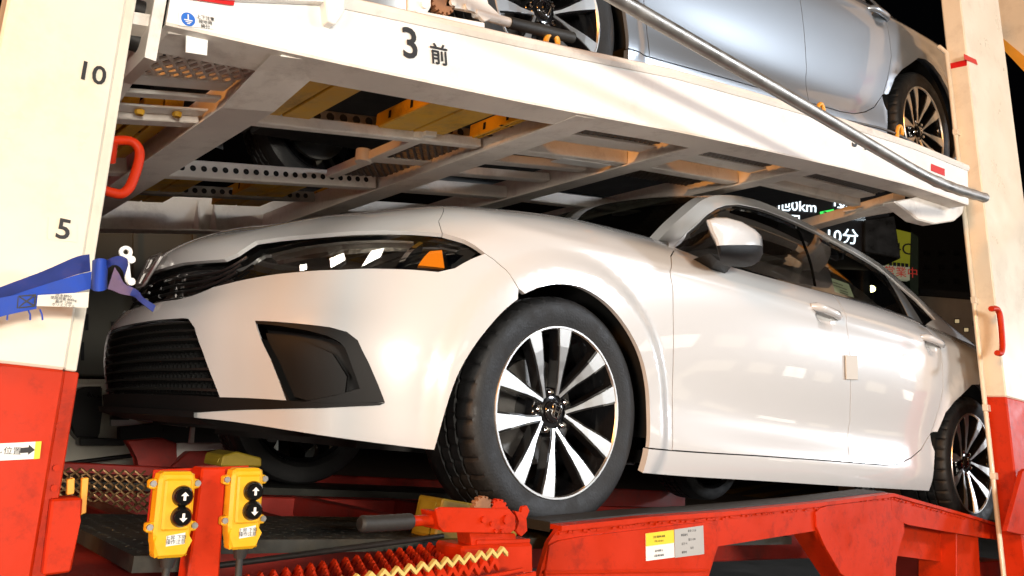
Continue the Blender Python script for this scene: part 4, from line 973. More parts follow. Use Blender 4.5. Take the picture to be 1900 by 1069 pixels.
# ================================================================== lower trailer
TA = .0737; YP = -1.15
def UPp(px, py, y0=YP):                        # pixel -> leaning post plane y = y0 + TA z
    d = fw+rt*(px-PPX)/FPX+upv*(PPY-py)/FPX; t = (y0+TA*CAM[2]-CAM[1])/(d[1]-TA*d[2]); return CAM+t*d
tr = empty('car_trailer', 'red lower deck and posts of the car transporter trailer', 'trailer')
def lean_box(name, x0, x1, y0, y1, z0, z1, m, parent, bev=.004):
    bm = bmesh.new(); bm_box(bm, (x0, y0, z0), (x1, y1, z1), None, bev)
    for v in bm.verts: v.co.y += TA*v.co.z
    return from_bm(name, bm, m, parent)
# --- left post: cream above, red below
xL = -1.287; zr = UPp(125, 687)[2]
lp = lean_box('support_post', xL-.168, xL, YP, YP+.09, zr, 1.7, 'cream_paint', tr)
lean_box('post_foot', xL-.168, xL, YP, YP+.09, -.9, zr-.0005, 'red_paint', tr)
lean_box('post_flange', xL+.0005, xL+.018, YP+.012, YP+.03, zr, 1.7, 'cream_paint', lp, .002); lean_box('post_flange', xL+.0005, xL+.022, YP+.012, YP+.03, -.9, zr-.001, 'red_paint', lp, .002)
for k, (a, b) in enumerate([(108, 790), (103, 868), (99, 905), (92, 980)]): c_ = UPp(a, b, YP+.012); cyl('bolt', c_, c_+np.array([0, -.006, 0]), .005, 'red_paint', lp, 8)
up_post = (0, TA, 1)
text_mesh('number_mark', '10', .046, 'ink', frame(UPp(170, 137, YP-.0015), (1, 0, .0), up_post), lp, bold=.0006)
bm = bmesh.new(); bm_prism(bm, [UPp(*p, YP-.0005) for p in [(90, 403), (143, 408), (142, 450), (88, 444)]], (0, -.0006, 0)); from_bm('number_card', bm, 'cream_paint', lp)
text_mesh('number_mark', '5', .046, 'ink', frame(UPp(118, 427, YP-.0025), (1, 0, 0), up_post), lp, bold=.0006)
def post_card(px, m, parent, nm='sticker', out=.001, t=.0008, y0=YP):
    bm = bmesh.new(); bm_prism(bm, [UPp(*p, y0-out) for p in px], (0, -t, 0)); return from_bm(nm, bm, m, parent)
st = post_card([(-60, 826), (76, 819), (73, 851), (-62, 858)], 'label_white', lp, out=.0006)
post_card([(66, 819.5), (77, 819), (73.5, 851), (62.5, 852)], 'label_yellow', st, 'sticker_stripe', .0016, .0003)
post_card([(38, 831), (53, 830), (54, 825.5), (65, 835), (52, 844), (52, 840), (37, 841)], 'ink', st, 'arrow', .0016, .0003)
text_mesh('print', '掛し位置', .0118, 'ink', frame(UPp(6, 837, YP-.0018), (1, 0, .02), up_post), st, .0002)
# red grab loop on the left post
gl = [(196, 268), (207, 262), (236, 261), (252, 268), (259, 283), (256, 306), (246, 336), (237, 352), (224, 360), (206, 357), (187, 351)]
tube('grab_handle', smooth_path([UPp(a, b, -1.09) for a, b in gl], 4), .0085, 'red_paint', lp, 10)
cyl('handle_boss', UPp(200, 300, -1.07), UPp(204, 262, -1.09), .013, 'red_paint', lp)
# --- right post
xR = 2.515
rp = lean_box('support_post', xR, xR+.56, YP, YP+.095, UPp(1870, 737)[2], 3.4, 'cream_paint', tr, .006)
lean_box('post_foot', xR, xR+.56, YP, YP+.095, -.9, UPp(1870, 737)[2]-.0005, 'red_paint', tr, .006)
def lx(px, py): return U(px, py, x=xR-.0)       # points on the face toward the front of the trailer
zs = UPp(1788, 108)[2]; 
bm = bmesh.new(); p0 = np.array([xR, YP+TA*zs, zs]); bm_prism(bm, [p0+[-.001, .004, -.02], p0+[-.001, .093, -.012], p0+[-.001, .093, .018], p0+[-.001, .004, .012]], (-.001, 0, 0)); from_bm('reflective_mark', bm, 'sticker_red', rp)
post_card([(1788, 100), (1811, 111), (1814, 121), (1789, 110)], 'sticker_red', rp, 'reflective_mark')
# conduit up the left edge of the right post
cz = np.linspace(-.2, 2.35, 12); tube('conduit', [(xR-.022, YP+.085+TA*z, z) for z in cz]+[(xR-.02, YP+.12+TA*2.4, 2.40)], .011, 'cream_paint', rp, 8)
for z in (.55, 1.05, 1.9, .25): lean_box('conduit_clip', xR-.036, xR-.001, YP+.07, YP+.094, z, z+.03, 'cream_paint', rp, .002)
hp = [UPp(a, b, YP-.03) for a, b in [(1839, 573), (1850, 574), (1856, 590), (1860, 640), (1857, 655), (1850, 655)]]
tube('grab_handle', smooth_path(hp, 5), .013, 'red_paint', rp, 8)
bm = bmesh.new(); bm_prism(bm, [U(a, b, y=-1.17) for a, b in [(1898, 875), (1905, 870), (1905, 994), (1868, 986)]], (0, .02, 0), .002); from_bm('post_gusset', bm, 'red_paint', rp)
# white panel and rail behind the right post, upper corner
bm = bmesh.new(); bm_prism(bm, [U(a, b, x=4.2) for a, b in [(1838, -500), (2300, -500), (2300, 440), (1960, 155), (1905, 108), (1850, 62)]], (.05, 0, 0)); from_bm('rear_panel', bm, 'cream_paint', tr)
bm = bmesh.new(); bm_prism(bm, [U(a, b, x=4.19) for a, b in [(1850, 62), (1905, 108), (1960, 155), (2300, 440), (2300, 470), (1960, 185), (1905, 138), (1852, 82)]], (.06, 0, 0)); from_bm('rear_panel_edge', bm, 'orange_paint', tr)

# --- near side rail of the lower deck
YR = -1.02
def web_poly(px, y): return [U(a, b, y=y) for a, b in px]
bm = bmesh.new()
bm_prism(bm, web_poly([(1036, 981), (1200, 964), (1340, 954), (1513, 937), (1653, 919), (1655, 962), (1640, 1000), (1600, 1075), (1566, 1075), (1513, 985), (1332, 1014), (1316, 1066), (1310, 1120), (985, 1120), (1018, 1007)], YR), (0, .014, 0))
from_bm('side_rail', bm, 'red_paint', tr)
bm = bmesh.new(); bm_prism(bm, web_poly([(1653.5, 919), (1790, 957), (1915, 995), (1915, 1012), (1812, 996), (1686, 974), (1655.5, 962)], YR), (0, .014, 0)); from_bm('side_rail', bm, 'red_paint', tr)
tp = [U(a, b, y=YR) for a, b in [(1036, 981), (1200, 964), (1340, 954), (1513, 937), (1653, 919), (1790, 957), (1915, 995)]]
for nm, y0, y1, z0, z1, m in (('rail_flange', YR-.012, YR+.03, -.004, .008, 'red_paint'), ('rail_tread', YR+.03, YR+.13, -.012, .012, 'rubber')):
    bm = bmesh.new(); rings = [[bm.verts.new((p[0], y, p[2]+z)) for y, z in ((y0, z0), (y0, z1), (y1, z1), (y1, z0))] for p in tp]
    for a, b in zip(rings[:-1], rings[1:]):
        for i in range(4): bm.faces.new((a[i], a[(i+1) % 4], b[(i+1) % 4], b[i]))
    bm.faces.new(rings[0]); bm.faces.new(rings[-1][::-1]); from_bm(nm, bm, m, tr)
# weld beads along the flange
bm = bmesh.new()
for k in range(len(tp)-2):
    a, b = tp[k], tp[k+1]; n = int(np.linalg.norm(b-a)/.012)
    for i in range(n):
        if rng.random() < .35: continue
        p = a+(b-a)*(i+rng.random()*.5)/n+[0, -.003, -.011+rng.normal()*.0012]
        bm_box(bm, p-[.006, .003, .0025], p+[.006, .003, .0025])
o = from_bm('weld_bead', bm, 'red_paint', tr); o['kind'] = 'stuff'
# edge strips of the wheel opening and welded plates
for a, b in zip([(1310, 1110), (1316, 1066), (1332, 1014), (1513, 985)], [(1316, 1066), (1332, 1014), (1513, 985), (1600, 1120)]):
    pa, pb = U(*a, y=YR+.004), U(*b, y=YR+.004); prism('opening_edge', [pa, pb, pb+[0, .1, 0], pa+[0, .1, 0]], (0, 0, .008), 'red_paint', tr)
def rplate(px, out, nm='weld_plate', m='red_paint'):
    bm = bmesh.new(); pts = [np.array(q) for q in px]; pts = rounded(pts+[pts[0]], 1)[:-1]
    bm_prism(bm, [U(a, b, y=YR-out) for a, b in pts], (0, out-.0005, 0), .0015); return from_bm(nm, bm, m, tr)
rplate([(1514, 950), (1526, 940), (1560, 936), (1640, 927), (1652, 933), (1657, 962), (1684, 972), (1662, 1032), (1662, 1090), (1575, 1090), (1516, 988)], .009)
rplate([(1020, 1012), (1045, 1000), (1180, 984), (1300, 969), (1324, 972), (1330, 985), (1330, 1012), (1315, 1064), (1308, 1110), (1006, 1110)], .007)
bm = bmesh.new(); bm_tube(bm, [U(1010, 1062, y=YR-.012), U(1312, 1058, y=YR-.012)], .004, 6); from_bm('weld_seam', bm, 'red_paint', tr)
s1 = card('caution_sticker', [(1197, 990), (1249, 983), (1251, 1034), (1198, 1041)], YR-.007, 'label_white', tr, .0008, .0008)
card('sticker_band', [(1197, 990), (1249, 983), (1250, 1007), (1197.5, 1014)], YR-.007, 'label_yellow', s1, .0003, .0018)
for k, (tx, yy) in enumerate((('注意 開閉時 危険', 996), ('手を入れない', 1004), ('最大積載 2t', 1022), ('点検 締付確認', 1031))): text_mesh('print', tx, .0065, 'ink', frame(U(1223, yy, y=YR-.0098), (1, 0, .06), (0, 0, 1)), s1, .0001)
s2 = card('type_plate', [(1250.5, 982.5), (1304, 975), (1306, 1028), (1252, 1035)], YR-.007, 'label_grey', tr, .0008, .0008)
for k in range(6): text_mesh('print', ['形式 CT-20', '製造番号', '能力 1200', '圧力 14', '年月', '製作所'][k], .0075, 'ink', frame(U(1278+(-8 if k % 2 else 6), 985+k*8, y=YR-.0089), (1, 0, .06), (0, 0, 1)), s2, .0001)
# pieces under the rail on the right
bm = bmesh.new(); bm_prism(bm, [U(a, b, y=-.92) for a, b in [(1660, 962), (1790, 985), (1790, 1048), (1655, 1030)]], (0, .02, 0)); from_bm('inner_rail', bm, 'red_paint', tr)
bm = bmesh.new(); bm_prism(bm, [U(a, b, y=-.985) for a, b in [(1775, 985), (1815, 993), (1822, 1110), (1775, 1110)]], (0, .16, 0), .003); from_bm('leg_box', bm, 'red_paint', tr)
box('outrigger', (2.35, -.95, -.5), (2.9, -.6, -.12), 'dark_red', tr)
# trailer tyre in the opening
tw = empty('tyre_assembly', parent=tr, loc=U(1400, 1330, y=-.86))
tyo = add('tyre', WH['tyre'], tw); tyo.scale = (1.3, 1.2, 1.3)
lathe('hub_disc', [(.0005, -.02), (.2, -.03), (.29, -.06), (.31, -.1)], 32, 'dark_red', tw)
# --- deck floor: two wheel tracks of tread plate, open middle with cross members
mat_plate = MAT['deck_plate']
bm = bmesh.new(); bm_box(bm, (-1.14, -.94, -.03), (1.05, -.50, -.004)); bm_box(bm, (-1.14, -1.12, -.03), (-1.0, -.9405, -.004)); o = from_bm('track_plate', bm, 'deck_plate', tr)
bm = bmesh.new(); bm_box(bm, (-1.02, .50, -.03), (1.05, .94, -.004)); from_bm('track_plate', bm, 'deck_plate', tr)
def lozenges(x0, x1, y0, y1, z, parent, px_=.034):
    bm = bmesh.new(); i = 0
    for x in np.arange(x0, x1, px_):
        for j, y in enumerate(np.arange(y0, y1, px_)):
            s = 1 if (i+j) % 2 else -1; c_, s_ = math.cos(s*.785), math.sin(s*.785); L_, w = .013, .0035
            q = [Vector((x+c_*a-s_*b, y+s_*a+c_*b, z)) for a, b in ((-L_, 0), (0, -w), (L_, 0), (0, w))]
            t = bm.verts.new((x, y, z+.0022)); vs = [bm.verts.new(p) for p in q]
            for k in range(4): bm.faces.new((vs[k], vs[(k+1) % 4], t))
        i += 1
    o = from_bm('tread_pattern', bm, 'deck_plate', parent); o['kind'] = 'stuff'
lozenges(-1.12, .35, -.93, -.51, -.0045, tr); lozenges(-1.12, -1.01, -1.11, -.95, -.0045, tr)
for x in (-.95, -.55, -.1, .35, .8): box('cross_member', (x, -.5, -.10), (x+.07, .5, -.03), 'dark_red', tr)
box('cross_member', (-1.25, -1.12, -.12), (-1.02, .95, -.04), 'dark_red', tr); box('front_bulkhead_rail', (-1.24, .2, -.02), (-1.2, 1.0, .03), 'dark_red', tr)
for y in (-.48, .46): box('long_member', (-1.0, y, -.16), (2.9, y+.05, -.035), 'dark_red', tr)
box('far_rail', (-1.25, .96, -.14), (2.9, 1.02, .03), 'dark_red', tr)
# serrated walkway strips along the near edge; they slope down to the front
def zig(name, x0, x1, y, z0, sl, amp, pitch, band, t, m, parent):
    bm = bmesh.new(); n = int((x1-x0)/pitch)
    pts = [(x0+i*pitch, z0+sl*(x0+i*pitch)+(amp if i % 2 else -amp)) for i in range(n+1)]; R_ = []
    for x, z in pts: R_.append([bm.verts.new((x, y+dy, z+dz)) for dy, dz in ((0, 0), (0, band), (t, band), (t, 0))])
    for a, b in zip(R_[:-1], R_[1:]):
        for i in range(4): bm.faces.new((a[i], a[(i+1) % 4], b[(i+1) % 4], b[i]))
    bm.faces.new(R_[0]); bm.faces.new(R_[-1][::-1])
    return from_bm(name, bm, m, parent)
for k in range(8): zig('grating_strip', -1.0+.012*(k % 2), -.44, -.98-.03*k, .030, .13, .009, .013, .014, .012, 'red_paint', tr)
zig('yellow_strip', -1.0, -.45, -1.235, .066, .13, .0065, .0135, .008, .01, 'safety_yellow', tr)
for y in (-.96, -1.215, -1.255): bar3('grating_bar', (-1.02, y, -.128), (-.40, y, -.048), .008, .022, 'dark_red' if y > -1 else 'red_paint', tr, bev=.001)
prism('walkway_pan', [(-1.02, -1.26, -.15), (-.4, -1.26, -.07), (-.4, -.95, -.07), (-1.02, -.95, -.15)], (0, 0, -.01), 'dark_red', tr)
# brown diamond mesh at the front end, beyond the left post
bm = bmesh.new()
for k in range(5):
    for i in range(9):
        x = -1.0+i*.03; y = .05+k*.02; z = -.055+.022*k
        for sx in (1, -1):
            a, b = Vector((x, y, z)), Vector((x+.03*sx, y+.01, z+.024)); bm_tube(bm, [a, (a+b)/2+Vector((0, -.006, 0)), b], .0036, 5, cap=False)
from_bm('diamond_mesh', bm, 'rust_gold', tr, smooth=60)
tube('walk_rod', smooth_path([(-1.05, -.955, -.06), (-.8, -.955, -.035), (-.42, -.955, .004)], 4), .006, 'black_iron', tr, 8)
# red box beside the left post with two tabs
bm = bmesh.new(); bm_prism(bm, [UPp(a, b, -1.16) for a, b in [(97, 927), (154, 924), (152, 955), (146, 965), (132, 1062), (80, 1069)]], (0, .05, 0), .003); from_bm('corner_box', bm, 'red_paint', tr)
for px in ([(126, 890), (139, 887), (138, 916), (125, 919)], [(153, 888), (165, 886), (160, 952), (149, 956)]):
    bm = bmesh.new(); bm_prism(bm, [UPp(a, b, -1.14) for a, b in px], (0, .012, 0), .001); from_bm('tab', bm, 'orange_paint', tr)
# base box of the ratchet winch
bm = bmesh.new(); bm_prism(bm, [U(a, b, y=-1.14) for a, b in [(858, 1014), (990, 1008), (992, 1110), (858, 1110)]], (0, .1, 0), .006); from_bm('winch_base', bm, 'red_paint', tr)
# control post with the two pendants
bm = bmesh.new(); bm_prism(bm, [U(a, b, y=-1.19) for a, b in [(375, 868), (421, 867), (405, 1110), (343, 1110)]], (0, .045, 0), .003); from_bm('control_post', bm, 'red_paint', tr)
bm = bmesh.new(); bm_prism(bm, [U(a, b, y=-1.13) for a, b in [(286, 872), (462, 864), (462, 945), (436, 985), (272, 985)]], (0, .006, 0), .001); from_bm('control_plate', bm, 'red_paint', tr)

# ------------------------------------------------------------------ pendant controls
def pendant(px, label, cordend):
    # px: four corners of the face (tl, tr, br, bl)
    Q = [U(a, b, y=-1.205) for a, b in px]; c_ = sum(Q)/4; o = empty('control_pendant', label, 'controller', 'yellow pendants on the red control post', loc=c_)
    ex = (Q[1]+Q[2]-Q[0]-Q[3])/2; ez = (Q[0]+Q[1]-Q[2]-Q[3])/2; w, h = np.linalg.norm(ex), np.linalg.norm(ez); ex /= w; ez /= h
    def L(x, z, d=0.): return ex*x*w+ez*z*h+np.array([0, -d, 0])
    def slab(nm, prof, d0, d1, m, bev=.004):
        bm = bmesh.new(); bm_prism(bm, [L(x, z, d0) for x, z in prof], (0, -(d1-d0), 0), bev); return from_bm(nm, bm, m, o)
    body = slab('case', [(-.42, .44), (-.36, .5), (.40, .5), (.46, .44), (.44, -.24), (.38, -.30), (.40, -.46), (.34, -.5), (-.36, -.5), (-.40, -.46), (-.42, -.32), (-.46, -.24)], -.02, .012, 'pendant_yellow', .005)
    slab('face_rib', [(-.30, .42), (.34, .42), (.33, -.18), (-.32, -.18)], .012, .018, 'pendant_yellow', .003)
    for sx in (-1, 1):
        for z in (.36, -.14):
            slab('ear', [(sx*.42, z+.06), (sx*.60, z+.04), (sx*.60, z-.06), (sx*.42, z-.07)], -.012, .004, 'pendant_yellow', .002)
            cc_ = L(sx*.53, z, .004); cyl('screw', cc_, cc_+np.array([0, -.004, 0]), .005, 'steel', o, 8)
    for z, kind in ((.22, 0), (-.02, 1)):
        cc_ = L(.12, z, .016); lathe('button', [(.0003, -.012), (.012, -.012), (.0145, -.009), (.0165, -.002), (.0165, 0)], 24, 'gloss_black', o, 'y', cc_)
        fr = frame(cc_+np.array([0, -.0125, 0]), ex, ez)
        bm = bmesh.new(); s = 1 if kind == 0 else -1
        for prof in ([(-.002, s*-.006), (.002, s*-.006), (.002, s*.001), (-.002, s*.001)], [(-.006, s*.001), (.006, s*.001), (0, s*.007)]): bm_prism(bm, [fr@Vector((x, y, 0)) for x, y in prof], (0, -.0005, 0))
        from_bm('arrow_mark', bm, 'label_white', o)
    lb = slab('label_plate', [(-.16, -.24), (.28, -.21), (.28, -.34), (-.16, -.36)], .0121, .0128, 'label_white', 0)
    for k, tx in enumerate(('上昇 下降', '操作注意')): text_mesh('print', tx, .0075, 'ink', frame(L(.06, -.265-k*.05, .0135), ex, ez), lb, .0001)
    a = L(.0, -.5, -.002); b_ = L(-.02, -.62, -.002)
    tube('cord_boot', [a, (a+b_)/2, b_], [.013, .011, .009], 'rubber', o, 10); tube('cord', smooth_path([b_, b_+np.array([.0, 0, -.05]), b_+np.array(cordend)], 5), .006, 'rubber', o, 8)
pendant([(284, 875), (366, 874), (350, 1032), (276, 1036)], 'left yellow two-button control pendant on the red post', (.01, 0, -.16))
pendant([(421, 869), (489, 867), (480, 1016), (415, 1020)], 'right yellow two-button control pendant on the red post', (-.02, 0, -.16))

# ------------------------------------------------------------------ ratchet winch in front of the wheel
rw = empty('ratchet_winch', 'red ratchet winch with black grip in front of the front wheel', 'winch', loc=U(900, 985, y=-1.12))
def rpx(a, b, y=-1.12): return np.array(U(a, b, y=y))-np.array(rw.location)
RB = [(808, 945), (818, 941), (945, 944), (957, 958), (957, 982), (947, 990), (824, 988), (815, 978)]
prism('side_plate', [rpx(*p, -1.15) for p in RB], (0, .007, 0), 'red_paint', rw, .0015); prism('side_plate', [rpx(*p, -1.085) for p in RB], (0, .007, 0), 'red_paint', rw, .0015)
prism('cross_plate', [rpx(*p, -1.143) for p in [(810, 950), (826, 950), (829, 984), (816, 984)]], (0, .058, 0), 'red_paint', rw, .001)
for cxp, cyp, r_, m in ((897, 944, .026, 'rust'), (925, 950, .027, 'red_paint')):
    cc_ = rpx(cxp, cyp, -1.138); bm = bmesh.new()
    for k in range(28):
        a0 = 2*math.pi*k/28; rr = r_ if k % 2 else r_*.86; a1 = a0+2*math.pi/28; bm_prism(bm, [cc_, cc_+[rr*math.cos(a0), 0, rr*math.sin(a0)], cc_+[rr*math.cos(a1), 0, rr*math.sin(a1)]], (0, .014, 0))
    from_bm('gear', bm, m, rw)
for (a, b, r_) in ((939, 964, .010), (896, 964, .007), (911, 972, .005), (930, 985, .004), (918, 985, .004)): cc_ = rpx(a, b, -1.151); cyl('bolt', cc_, cc_+np.array([0, -.006, 0]), r_, 'red_paint', rw, 12)
prism('pawl', [rpx(*p, -1.145) for p in [(955, 948), (968, 952), (970, 940), (978, 938), (983, 948), (976, 962), (979, 985), (968, 996), (958, 986), (964, 968)]], (0, .01, 0), 'red_paint', rw, .001)
prism('neck', [rpx(*p, -1.13) for p in [(872, 988), (957, 990), (960, 1014), (876, 1016)]], (0, .05, 0), 'red_paint', rw, .002)
prism('foot', [rpx(*p, -1.135) for p in [(886, 1002), (985, 1000), (984, 1008), (886, 1012)]], (0, .07, 0), 'red_paint', rw, .002)
cyl('handle_tube', rpx(762, 967, -1.12), rpx(818, 964, -1.12), .011, 'red_paint', rw)
gp_ = [rpx(a, b, -1.12) for a, b in [(667, 972), (690, 972), (740, 969), (764, 967)]]
tube('grip', smooth_path(gp_, 6), [.012]+[.0165 if k % 2 else .0155 for k in range(17)]+[.014], 'rubber', rw, 14)
# yellow wheel chock in front of the tyre, and a further one beyond
def chock(pxs, y, dy, label):
    pts = [U(a, b, y=y) for a, b in pxs]; c_ = sum(pts)/len(pts); o = empty('wheel_chock', label, 'chock', 'yellow wheel chocks', loc=c_)
    prism('wedge', [p-c_ for p in pts], (0, dy, 0), 'yellow_chock', o, .004)
    q = [p-c_ for p in pts]; prism('face_plate', [q[0]+[-.002, .02, -.01], q[0]+[-.002, dy-.02, -.01], q[-1]+[-.002, dy-.02, .01], q[-1]+[-.002, .02, .01]], (-.003, 0, 0), 'yellow_chock', o)
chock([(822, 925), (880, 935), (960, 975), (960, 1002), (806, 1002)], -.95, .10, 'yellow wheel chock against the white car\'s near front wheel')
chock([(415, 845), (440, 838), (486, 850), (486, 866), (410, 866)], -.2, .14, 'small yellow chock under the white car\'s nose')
# ------------------------------------------------------------------ blue lashing strap
sp_ = empty('lashing_strap', 'blue lashing strap knotted round the cream post', 'strap', loc=UPp(100, 530))
def spx(a, b, y): return np.array(U(a, b, y=y))-np.array(sp_.location)
def band_strip(name, up_, lo_, m, thick=.003, wav=.0):
    bm = bmesh.new(); n = len(up_); rows_ = []
    for k in range(n):
        p, q = np.array(up_[k]), np.array(lo_[k]); rows_.append([p+(q-p)*f_+np.array([0, -wav*math.sin(f_*math.pi*2.5+k), 0]) for f_ in np.linspace(0, 1, 7)])
    A_ = [[bm.verts.new(p) for p in r] for r in rows_]; B_ = [[bm.verts.new(p+np.array([0, thick, 0])) for p in r] for r in rows_]
    for k in range(n-1):
        for i in range(6): bm.faces.new((A_[k][i], A_[k][i+1], A_[k+1][i+1], A_[k+1][i])); bm.faces.new((B_[k][i], B_[k+1][i], B_[k+1][i+1], B_[k][i+1]))
        bm.faces.new((A_[k][0], A_[k+1][0], B_[k+1][0], B_[k][0])); bm.faces.new((A_[k][6], B_[k][6], B_[k+1][6], A_[k+1][6]))
    bm.faces.new([r for r in A_[0]]+[r for r in B_[0][::-1]]); bm.faces.new([r for r in A_[-1]]+[r for r in B_[-1][::-1]])
    return from_bm(name, bm, m, sp_, smooth=60)
yS = -1.19
def sm(px, y, per=4): return smooth_path([spx(a, b, y+dy) for a, b, dy in px], per)
# two folded layers round the post
band_strip('webbing', sm([(-175, 598, .02), (-60, 556, .0), (0, 533, 0), (80, 503, -.004), (140, 477, -.004), (166, 472, .004)], yS), sm([(-175, 610, .025), (-60, 574, .006), (0, 556, .006), (80, 530, .004), (140, 510, .003), (168, 503, .006)], yS), 'strap_dark', .0025)
band_strip('webbing', sm([(-175, 608, .022), (-60, 573, .004), (0, 555, .004), (80, 529, .002), (140, 511, .002), (170, 504, .004)], yS-.003), sm([(-175, 624, .018), (-60, 588, -.003), (0, 569, -.003), (80, 556, -.004), (140, 543, -.004), (168, 536, .0)], yS-.003), 'blue_strap', .0025)
band_strip('webbing', sm([(-175, 600, .012), (-60, 568, 0), (0, 553, 0), (34, 547, -.002), (70, 543, 0)], yS-.014), sm([(-175, 636, .012), (-60, 604, 0), (0, 588, 0), (34, 580, -.002), (68, 573, 0)], yS-.014), 'blue_strap', .003)
# wrap, loop over the top and twisted tail
band_strip('wrap', sm([(172, 483, .012), (180, 480, -.012), (192, 480, -.014), (200, 483, .004)], yS), sm([(170, 536, .012), (177, 540, -.010), (190, 540, -.012), (199, 536, .006)], yS), 'blue_strap', .003)
band_strip('loop', sm([(196, 484, .002), (208, 478, -.012), (224, 475, -.012), (236, 481, -.006), (238, 492, .004)], yS), sm([(198, 500, .004), (209, 492, -.006), (221, 494, -.008), (229, 504, -.004), (231, 514, .004)], yS), 'strap_dark', .003)
band_strip('tail', sm([(213, 496, -.010), (221, 508, -.008), (232, 527, -.004), (252, 536, .0)], yS), sm([(200, 536, -.006), (212, 540, -.004), (226, 546, .0), (244, 549, .004)], yS), 'strap_faded', .003)
band_strip('tail', sm([(240, 530, .002), (258, 541, -.004), (266, 552, -.002), (289, 567, .0)], yS), sm([(230, 545, .002), (250, 551, .004), (259, 559, .004), (284, 579, -.004)], yS), 'strap_dark', .003)
tg = prism('tag', [spx(*p, yS-.016) for p in [(70, 548), (165, 542), (163, 571), (68, 568)]], (0, -.0008, 0), 'tag_white', sp_)
for k in range(4): text_mesh('print', ['JIS B 8850', '使用荷重 800kg', '最大 1200', 'ポリエステル'][k], .0052, 'ink', frame(spx(118, 549+k*6, yS-.0178), (1, 0, .05), (0, 0, 1)), tg, .0001)
bm = bmesh.new(); q = [spx(*p, yS-.015) for p in [(34, 550), (66, 547), (64, 568), (32, 572)]]; 
for i in range(4): bm_tube(bm, [q[i], q[(i+1) % 4]], .0014, 4)
bm_tube(bm, [q[0], q[2]], .0014, 4); bm_tube(bm, [q[1], q[3]], .0014, 4); from_bm('stitching', bm, 'ink', sp_)
for k, a in enumerate((10, 52, 74)): tube('loose_thread', [spx(a, 574, yS-.012), spx(a+4, 584, yS-.014), spx(a+3+k, 594, yS-.012)], .0012, 'blue_strap', sp_, 5)
br = empty('hook_bracket', 'small white bracket with eye behind the blue strap', 'bracket', loc=U(238, 500, y=-1.08))
def bpx(a, b): return np.array(U(a, b, y=-1.08))-np.array(br.location)
lathe('eye', [(.0045, -.003), (.0105, -.003), (.0105, .003), (.0045, .003), (.0045, -.003)], 18, 'label_white', br, 'y', bpx(233, 468))
prism('arm', [bpx(*p) for p in [(229, 476), (240, 476), (244, 522), (238, 528), (233, 520)]], (0, .006, 0), 'label_white', br, .001)
for q in ((243, 482), (243, 523)): c_ = bpx(*q); cyl('rivet', c_+[0, -.004, 0], c_+[0, .004, 0], .0065, 'label_white', br, 12)
# ================================================================== ground and background
mat('asphalt', (.12, .115, .11), .75, noise=.35, nscale=1.2, bump=.5, bscale=120, dirt=(.14, .13, .12), dscale=.6, damt=.6)
mat('night_green', (.012,.03,.015), .6)
mat('line_yellow', (.55, .38, .04), .6, noise=.2, nscale=4); mat('night_wall', (.02, .021, .024), .8, noise=.3, nscale=.6); mat('olive_wall', (.055, .05, .035), .7, noise=.25, nscale=1.5)
mat('led_black', (.004, .004, .005), .4); mat('led_white', (.0, .0, .0), .5, emit=(.80, .93, 1.0), estr=2.2); mat('led_green', (0, .2, .03), .5, emit=(.06, .85, .12), estr=1.3)
mat('sign_yellow', (.30, .34, .02), .5, emit=(.45, .47, .03), estr=.16); mat('sign_pale', (.4, .42, .3), .5, emit=(.5, .5, .35), estr=.25); mat('sign_red', (.4, .02, .02), .5, emit=(.6, .05, .03), estr=.3)
mat('lamp_glow', (.1, .1, .1), .5, emit=(1, .9, .45), estr=60); mat('pane_dim', (.02, .02, .02), .2, emit=(1, .75, .4), estr=.5); mat('concrete', (.42, .36, .30), .8, noise=.25, nscale=.8)
mat('van_cream', (.62, .60, .50), .35, coat=.4, noise=.06, nscale=3); mat('van_dark', (.012, .012, .011), .35, noise=.3, nscale=5)
g_ = 150; struct(mk('ground', [(-g_, -g_, -1.0), (g_, -g_, -1.0), (g_, g_, -1.0), (-g_, g_, -1.0)], [(0, 1, 2, 3)], 'asphalt'))
for k, (a, b, w) in enumerate((((1395, 922), (1565, 893), 1.0), ((1340, 915), (1440, 896), 1.0), ((1445, 927), (1600, 903), .8))):
    pa, pb = U(*a, z=-.996), U(*b, z=-.996); d_ = (pb-pa)/np.linalg.norm(pb-pa); s = np.array([-d_[1], d_[0], 0])*w*.45
    struct(mk('road_marking', [pa-s, pa+s, pb+s, pb-s], [(0, 1, 2, 3)], 'line_yellow'))
HR = np.array([rt[0], rt[1], 0]); HR /= np.linalg.norm(HR); HF = np.array([fw[0], fw[1], 0]); HF /= np.linalg.norm(HF)
def far(px, py, dist):                         # point on the upright plane facing the car park at a real distance
    d = fw+rt*(px-PPX)/FPX+upv*(PPY-py)/FPX; return CAM+d*dist/(d@HF)
def fcard(name, px, dist, m, parent=None, t=.1):
    return prism(name, [far(a, b, dist) for a, b in px], HF*t, m, parent)
